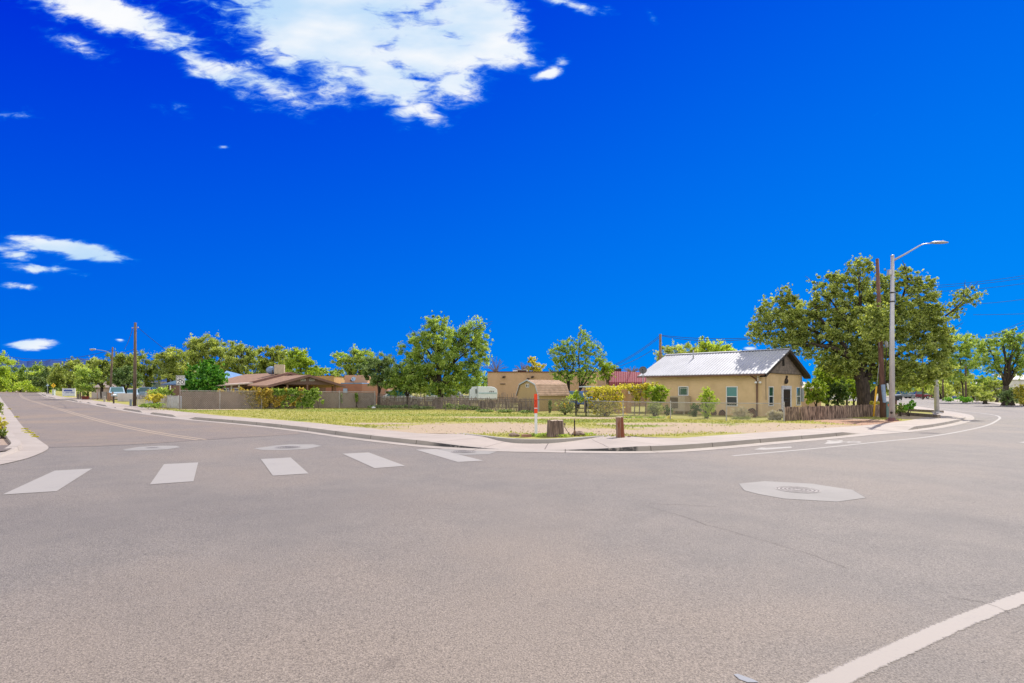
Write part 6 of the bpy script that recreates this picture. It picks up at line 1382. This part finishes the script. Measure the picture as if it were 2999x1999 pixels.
ev = shrub('large round vivid evergreen bush left of the brown house', 52, 592, [(612, 1080, 38, 30), (590, 1100, 48, 40), (625, 1105, 38, 42), (565, 1115, 32, 32), (600, 1125, 60, 26), (545, 1130, 18, 20), (632, 1130, 30, 22)], 'evergreen', 2.6, .14, .55, .22)
shrub('green shrub hanging over the pale sheets left of the speed sign', 51, 474, [(460, 1150, 26, 14), (485, 1145, 24, 16), (497, 1152, 16, 10)], 'green', 1.8, tone=.7)
shrub('bright yellow shrub in front of the low chain-link fence', 47, 453, [(445, 1165, 18, 12), (465, 1163, 16, 12), (455, 1172, 14, 8)], 'yellow', 2.0, tone=.5); shrub('dark green ground-hugging shrub below the yellow one', 44, 445, [(430, 1187, 20, 6), (455, 1186, 22, 7)], 'green', 2.0, tone=.45, stems=False)
# vines over the tall fence
b0 = G(790, 1196, LOT); vY = b0.y-.25; T = Thing('fence_vine', 'yellowing vine spilling over the tall chain-link fence', 'vine', at(790, vY))
lob = [(645, 1147, 13, 9), (658, 1156, 13, 14), (670, 1162, 11, 12), (684, 1149, 14, 10), (694, 1160, 12, 12)]
x = 706
while x < 936:
    lob.append((x, 1150+random.uniform(-4, 3), random.uniform(11, 15), random.uniform(12, 15)))
    if random.random() < .93: lob.append((x+random.uniform(-4, 4), 1166+random.uniform(-4, 4), random.uniform(9, 14), random.uniform(10, 14), random.uniform(.6, 1)))
    if random.random() < .72 and x > 715: lob.append((x+random.uniform(-4, 4), 1183+random.uniform(-4, 3), random.uniform(7, 12), random.uniform(9, 13), random.uniform(.45, .9)))
    x += 11
la = [q for q in lob if random.random() > (q[0]-760)/150]; lb_ = [q for q in lob if q not in la]
leafobj('foliage', PAL['vine'], clumps_from(la, vY, 1.7, .085, .4, .5, .5), .085, T.o, T.loc)
leafobj('green_foliage', PAL['green'], clumps_from(lb_+[(945, 1176, 5, 8, .7)], vY-.05, 1.7, .085, .4, .5, .5), .085, T.o, T.loc)
mb = MB()
for x in range(650, 940, 14): a = at(x+random.uniform(-4, 4), vY+.1); mb.tube([a, A(x+random.uniform(-6, 6), 1172, vY), A(x+random.uniform(-8, 8), 1152, vY)], [.02, .015, .008], 4)
T.part('stems', mb, m_trunk)
for x, y0, y1, lb in ((1044, 1150, 1178, 'thin dark green creeper on the tall fence near its right end'), (1000, 1150, 1180, 'sparse dry creeper on the tall fence'), (965, 1155, 1185, 'sparse leafy creeper right of the yellowing vine')):
    Yv = G(x, 1194, LOT).y-.1; shrub(lb, Yv, x, [(x, y0+8, 4, 9), (x+1, (y0+y1)/2+6, 4, 8)], 'green', 1.2, tone=.4, name='creeper', cat='vine')
# bushes along the stick fence and the chain-link fences
shrub('dark green weeds at the foot of the grey stick fence', 46, 1330, [(1315, 1190, 20, 9), (1350, 1192, 22, 8), (1385, 1194, 20, 7)], 'dark', 2.0, tone=.62, stems=False); shrub('small weeds around the thin straight trunk', 50, 1200, [(1190, 1190, 14, 6), (1215, 1190, 12, 5)], 'dark', 1.6, tone=.55, stems=False)
for x, yy, w in ((1420, 1206, 26), (1480, 1207, 26), (1540, 1209, 20), (1110, 1194, 30), (1160, 1194, 26), (1240, 1197, 30)): 
    Yw = G(x, yy, LOT).y; shrub('low straggly weeds along the stick fence near x%d'.replace(' near x%d', '') , Yw, x, [(x, yy-4, w, 3.5)], 'dark', 1.3, tone=.65, stems=False, name='weeds', cat='weeds', group='weeds at the fence foot')
shrub('broad yellow-flowering bush behind the chain-link fence', 36.5, 1775, [(1740, 1150, 30, 20), (1775, 1148, 34, 20), (1805, 1160, 22, 26), (1750, 1180, 32, 26), (1785, 1185, 32, 26), (1765, 1205, 40, 14), (1815, 1190, 14, 20, .6)], 'yellow', 1.25, .07, .30, .2)
shrub('thin flowering bush left of the garden gate', 38, 1655, [(1640, 1185, 16, 14, .5), (1665, 1178, 20, 16, .6), (1670, 1195, 20, 14, .8), (1650, 1200, 14, 8)], 'sage', .8, .07, .45, .2)
shrub('light green tree-like shrub in front of the parked blue car', 45, 1690, [(1688, 1152, 10, 10), (1680, 1165, 22, 10), (1705, 1170, 20, 8)], 'bright', 1.6, tone=.45)
shrub('narrow dark creeper on a fence post right of the marker post', 41.5, 1611, [(1611, 1178, 5, 8), (1611, 1195, 5, 10)], 'dark', 1.5, tone=.6, name='creeper', cat='vine')
def flowers(label, Y, pts, r=.05):
    T = Thing('flowers', label, 'flowers', at(pts[0][0], Y)); leafobj('blossom', PAL['orange'], [(np.array(A(x, y, Y)), (r*.8, r*.5, r*.8), 7, .6) for x, y in pts], .06, T.o, T.loc, elong=1.1)
flowers('orange-yellow blossoms over the broad yellow-green bush', 36.0, [(1732, 1158), (1741, 1162), (1797, 1166), (1809, 1168), (1811, 1160), (1735, 1185), (1771, 1195), (1775, 1203), (1777, 1210), (1788, 1204), (1817, 1180), (1820, 1186), (1822, 1176), (1818, 1193), (1824, 1200), (1772, 1189), (1738, 1160), (1810, 1212), (1830, 1210), (1836, 1213)])
flowers('a few orange blossoms on the thin bush left of the gate', 37.6, [(1632, 1186), (1652, 1182), (1654, 1189), (1657, 1193), (1664, 1179), (1656, 1184)])
T = Thing('pergola_vine', 'yellow-green vine covering the flat roof and arch beside the peach outbuilding', 'vine', at(1880, 38.5))
leafobj('foliage', PAL['yellow'], clumps_from([(1800, 1135, 30, 8), (1840, 1130, 30, 8), (1875, 1132, 26, 9), (1910, 1128, 24, 12), (1865, 1160, 14, 26, .8), (1885, 1150, 20, 22), (1850, 1140, 14, 10), (1760, 1137, 34, 7)], 38.5, 1.5, .075, .3, .35), .075, T.o, T.loc)
mb = MB()
for x in (1858, 1872, 1890, 1925): mb.tube([at(x, 38.5), A(x+2, 1170, 38.5), A(x+6, 1140, 38.5)], [.04, .035, .03], 6)
mb.tube([A(1856, 1140, 38.5), A(1950, 1138, 38.5)], .035, 6); T.part('trellis', mb, m_woodgrey)
shrub('leafy green bush against the left end of the house wall', 38, 1925, [(1905, 1150, 22, 22), (1930, 1140, 24, 22), (1945, 1150, 16, 18), (1915, 1180, 24, 20, .7), (1930, 1165, 24, 18)], 'bright', 1.5, .075, .25)
shrub('feathery pale green shrub inside the chain-link fence', 34.8, 1915, [(1915, 1185, 16, 12), (1925, 1195, 20, 12), (1908, 1200, 14, 12), (1920, 1208, 14, 8)], 'sage', 1.2, .055, .5, .2)
shrub('tall feathery yellow-green shrub in front of the house wall', 34.2, 2068, [(2068, 1145, 12, 14), (2082, 1155, 14, 14), (2060, 1165, 18, 14), (2095, 1175, 12, 10), (2068, 1185, 20, 16), (2068, 1208, 16, 18), (2085, 1190, 12, 14)], 'bright', 1.25, .06, .42, .18)
shrub('dark bush behind the tall feathery shrub by the cooler', 36.4, 2038, [(2040, 1195, 18, 16), (2030, 1210, 14, 10)], 'dark', 1.6, .075, .3)
shrub('shaded bush at the foot of the wall left of the cooler', 37.5, 1955, [(1955, 1200, 16, 14)], 'dark', 1.4, .075, .35)
shrub('silvery white-flowered shrub behind the fence under the downpipe', 33.8, 2172, [(2155, 1205, 14, 12), (2178, 1202, 18, 12), (2165, 1218, 20, 8), (2190, 1215, 14, 8)], 'pale', 1.1, .05, .55, .2); shrub('green base leaves below the silvery white shrub', 33.2, 2170, [(2160, 1224, 18, 5), (2185, 1224, 14, 5)], 'sage', 1.5, .05, .3, stems=False)
shrub('drooping dry grass clump by the right end of the chain-link fence', 32.6, 2275, [(2262, 1212, 12, 8), (2282, 1215, 16, 8), (2270, 1225, 16, 6)], 'pale', .8, .07, .5, elong=5)
shrub('small orange-flowered plant at the foot of the chain-link fence', 33.5, 1960, [(1960, 1221, 7, 5)], 'yellow', 1.8, .05, .6, stems=False)
for x in (1840, 1870, 1905, 1930): shrub('low green weeds on the grass along the chain-link fence', 34.0, x, [(x, 1223, 16, 4.5)], 'green', 1.5, .05, .6, stems=False, name='weeds', cat='weeds', group='weeds along the chain-link fence')
shrub('round leafy green bush right of the lamp post', 38.6, 2660, [(2655, 1190, 16, 16), (2668, 1185, 12, 14), (2645, 1196, 12, 10)], 'evergreen', 2.0, .075, .9); shrub('dry twiggy plant between the lamp post and the round bush', 38.4, 2636, [(2630, 1195, 10, 12, .5), (2640, 1190, 8, 14, .5), (2632, 1203, 16, 6)], 'olive', .9, .06, .3)
shrub('bright leaf sprig at the foot of the guy wire', 39.5, 2556, [(2556, 1180, 8, 6), (2570, 1180, 10, 5)], 'yellow', 1.0, .07, .4)
shrub('bright green weeds across the road around the blue tub', 88, 2815, [(2780, 1169, 14, 6), (2815, 1168, 20, 8), (2830, 1172, 14, 5)], 'evergreen', 1.8, tone=1.0, stems=False)
shrub('yellowish dry grass clump on the left corner behind the kerb', 21, 8, [(-4, 1238, 16, 20), (6, 1250, 12, 12), (-8, 1262, 16, 12)], 'yellow', 1.6, .035, .3, .25, zo=.1)
shrub('dark green and orange plant on the left corner kerb', 18.3, 10, [(12, 1266, 10, 12), (-4, 1272, 14, 10)], 'olive', 1.6, .035, .35, zo=.1)
shrub('purple-grey bush far up the left kerb', 36, 0, [(-6, 1195, 10, 10), (0, 1185, 8, 8), (0, 1210, 7, 9)], 'olive', 1.6, .05, .4, zo=.1)
for i, (x, y, w) in enumerate(((73, 1257, 8), (80, 1263, 10), (86, 1268, 10), (95, 1275, 7), (102, 1280, 8), (47, 1222, 6), (27, 1198, 4))): Yg = G(x, y).y; shrub('tuft of dry grass growing in the gutter joint of the left kerb', Yg, x, [(x, y-1, w, 2.2)], 'yellow', 1.0, .03, .25, stems=False, zo=.02, name='grass_tuft', cat='grass', group='grass tufts in the left gutter')
for x, y, w in ((1612, 1274, 22), (1590, 1277, 10), (1648, 1279, 20), (1575, 1279, 12), (1718, 1275, 24), (1560, 1277, 8)): Yg = G(x, y, LOT).y; shrub('fresh green weeds round the marker post and the stumps', Yg, x, [(x, y-4, w, 5)], 'green', 1.3, .03, .72, stems=False, name='weeds', cat='weeds', group='weeds round the stumps')
# ---- short grass over the green parts of the plot, and small stones
def dens(x, y, W_): 
    return max(w*(1-math.hypot((x-a)/r1, (y-b)/r2)) for a, b, r1, r2, _, w in W_)
pts = []; tn = []
for _ in range(60000):
    px = rng.uniform(430, 2640); py = 1193+85*rng.random()**1.1
    q = G(px, py, LOT)
    # keep to the plot side of the sidewalk
    lim = np.interp(px, [430, 489, 625, 900, 1000, 1331, 1501, 1803, 2000, 2403, 2600, 2650], [1198, 1203, 1213.5, 1235, 1246.5, 1272, 1279, 1279, 1276.5, 1256, 1240, 1232])
    fy = np.interp(px, [430, 1098, 1560, 1850, 2300, 2583], [1196, 1194, 1208, 1223, 1233, 1218])
    if py > lim-1 or py < fy: continue
    d = dens(q.x, q.y, DW)+rng.normal(0, .22)
    if d > -.02 and rng.random() > .006: continue
    pts.append((q.x, q.y, q.z)); tn.append(.5+(-.2 if dens(q.x, q.y, GW) > 0 else .12)+rng.normal(0, .15))
pts = np.array(pts); n = len(pts); ang = rng.random(n)*6.28; hgt = .03+.035*rng.random(n); wd = .018+.02*rng.random(n)
V = np.empty((n, 3, 3)); ca, sa = np.cos(ang), np.sin(ang)
V[:, 0] = pts-np.stack([ca*wd, sa*wd, np.zeros(n)], 1); V[:, 1] = pts+np.stack([ca*wd, sa*wd, np.zeros(n)], 1); V[:, 2] = pts+np.stack([rng.normal(0, .02, n), rng.normal(0, .02, n), hgt], 1)
me = bpy.data.meshes.new('grass'); me.vertices.add(3*n); me.vertices.foreach_set('co', V.reshape(-1).astype(np.float32)); me.loops.add(3*n); me.loops.foreach_set('vertex_index', np.arange(3*n, dtype=np.int32)); me.polygons.add(n); me.polygons.foreach_set('loop_start', np.arange(0, 3*n, 3, dtype=np.int32)); me.polygons.foreach_set('loop_total', np.full(n, 3, dtype=np.int32))
me.attributes.new('tone', 'FLOAT', 'FACE').data.foreach_set('value', np.clip(tn, 0, 1).astype(np.float32)); me.materials.append(PAL['grassy']); me.update(calc_edges=True)
go = bpy.data.objects.new('grass', me); C.objects.link(go); go['kind'] = 'stuff'; go['label'] = 'short yellow-green grass on the empty corner plot'
mb = MB(); random.seed(8)
for _ in range(900):
    px = random.uniform(1050, 2650); py = random.uniform(1232, 1274); lim = np.interp(px, [1000, 1331, 1501, 1803, 2000, 2403, 2600, 2650], [1246.5, 1272, 1279, 1279, 1276.5, 1256, 1240, 1232])
    if py > lim-1.5: continue
    q = G(px, py, LOT)
    if dens(q.x, q.y, DW) < .1: continue
    s = random.uniform(.008, .028)*(2 if random.random() < .04 else 1); n0 = len(mb.v); a = random.random()*6
    for i in range(4): mb.v.append(q+Vector((s*math.cos(a+i*1.57), s*math.sin(a+i*1.57), -.002)))
    mb.v.append(q+ZZ*s*.9); mb.f += [(n0+i, n0+(i+1) % 4, n0+4) for i in range(4)]
o = mkobj('gravel', mb, pm('gravel_stone', (.42, .33, .25), (.24, .18, .14), 2, .95)); o['kind'] = 'stuff'; o['label'] = 'small stones scattered over the bare dirt'
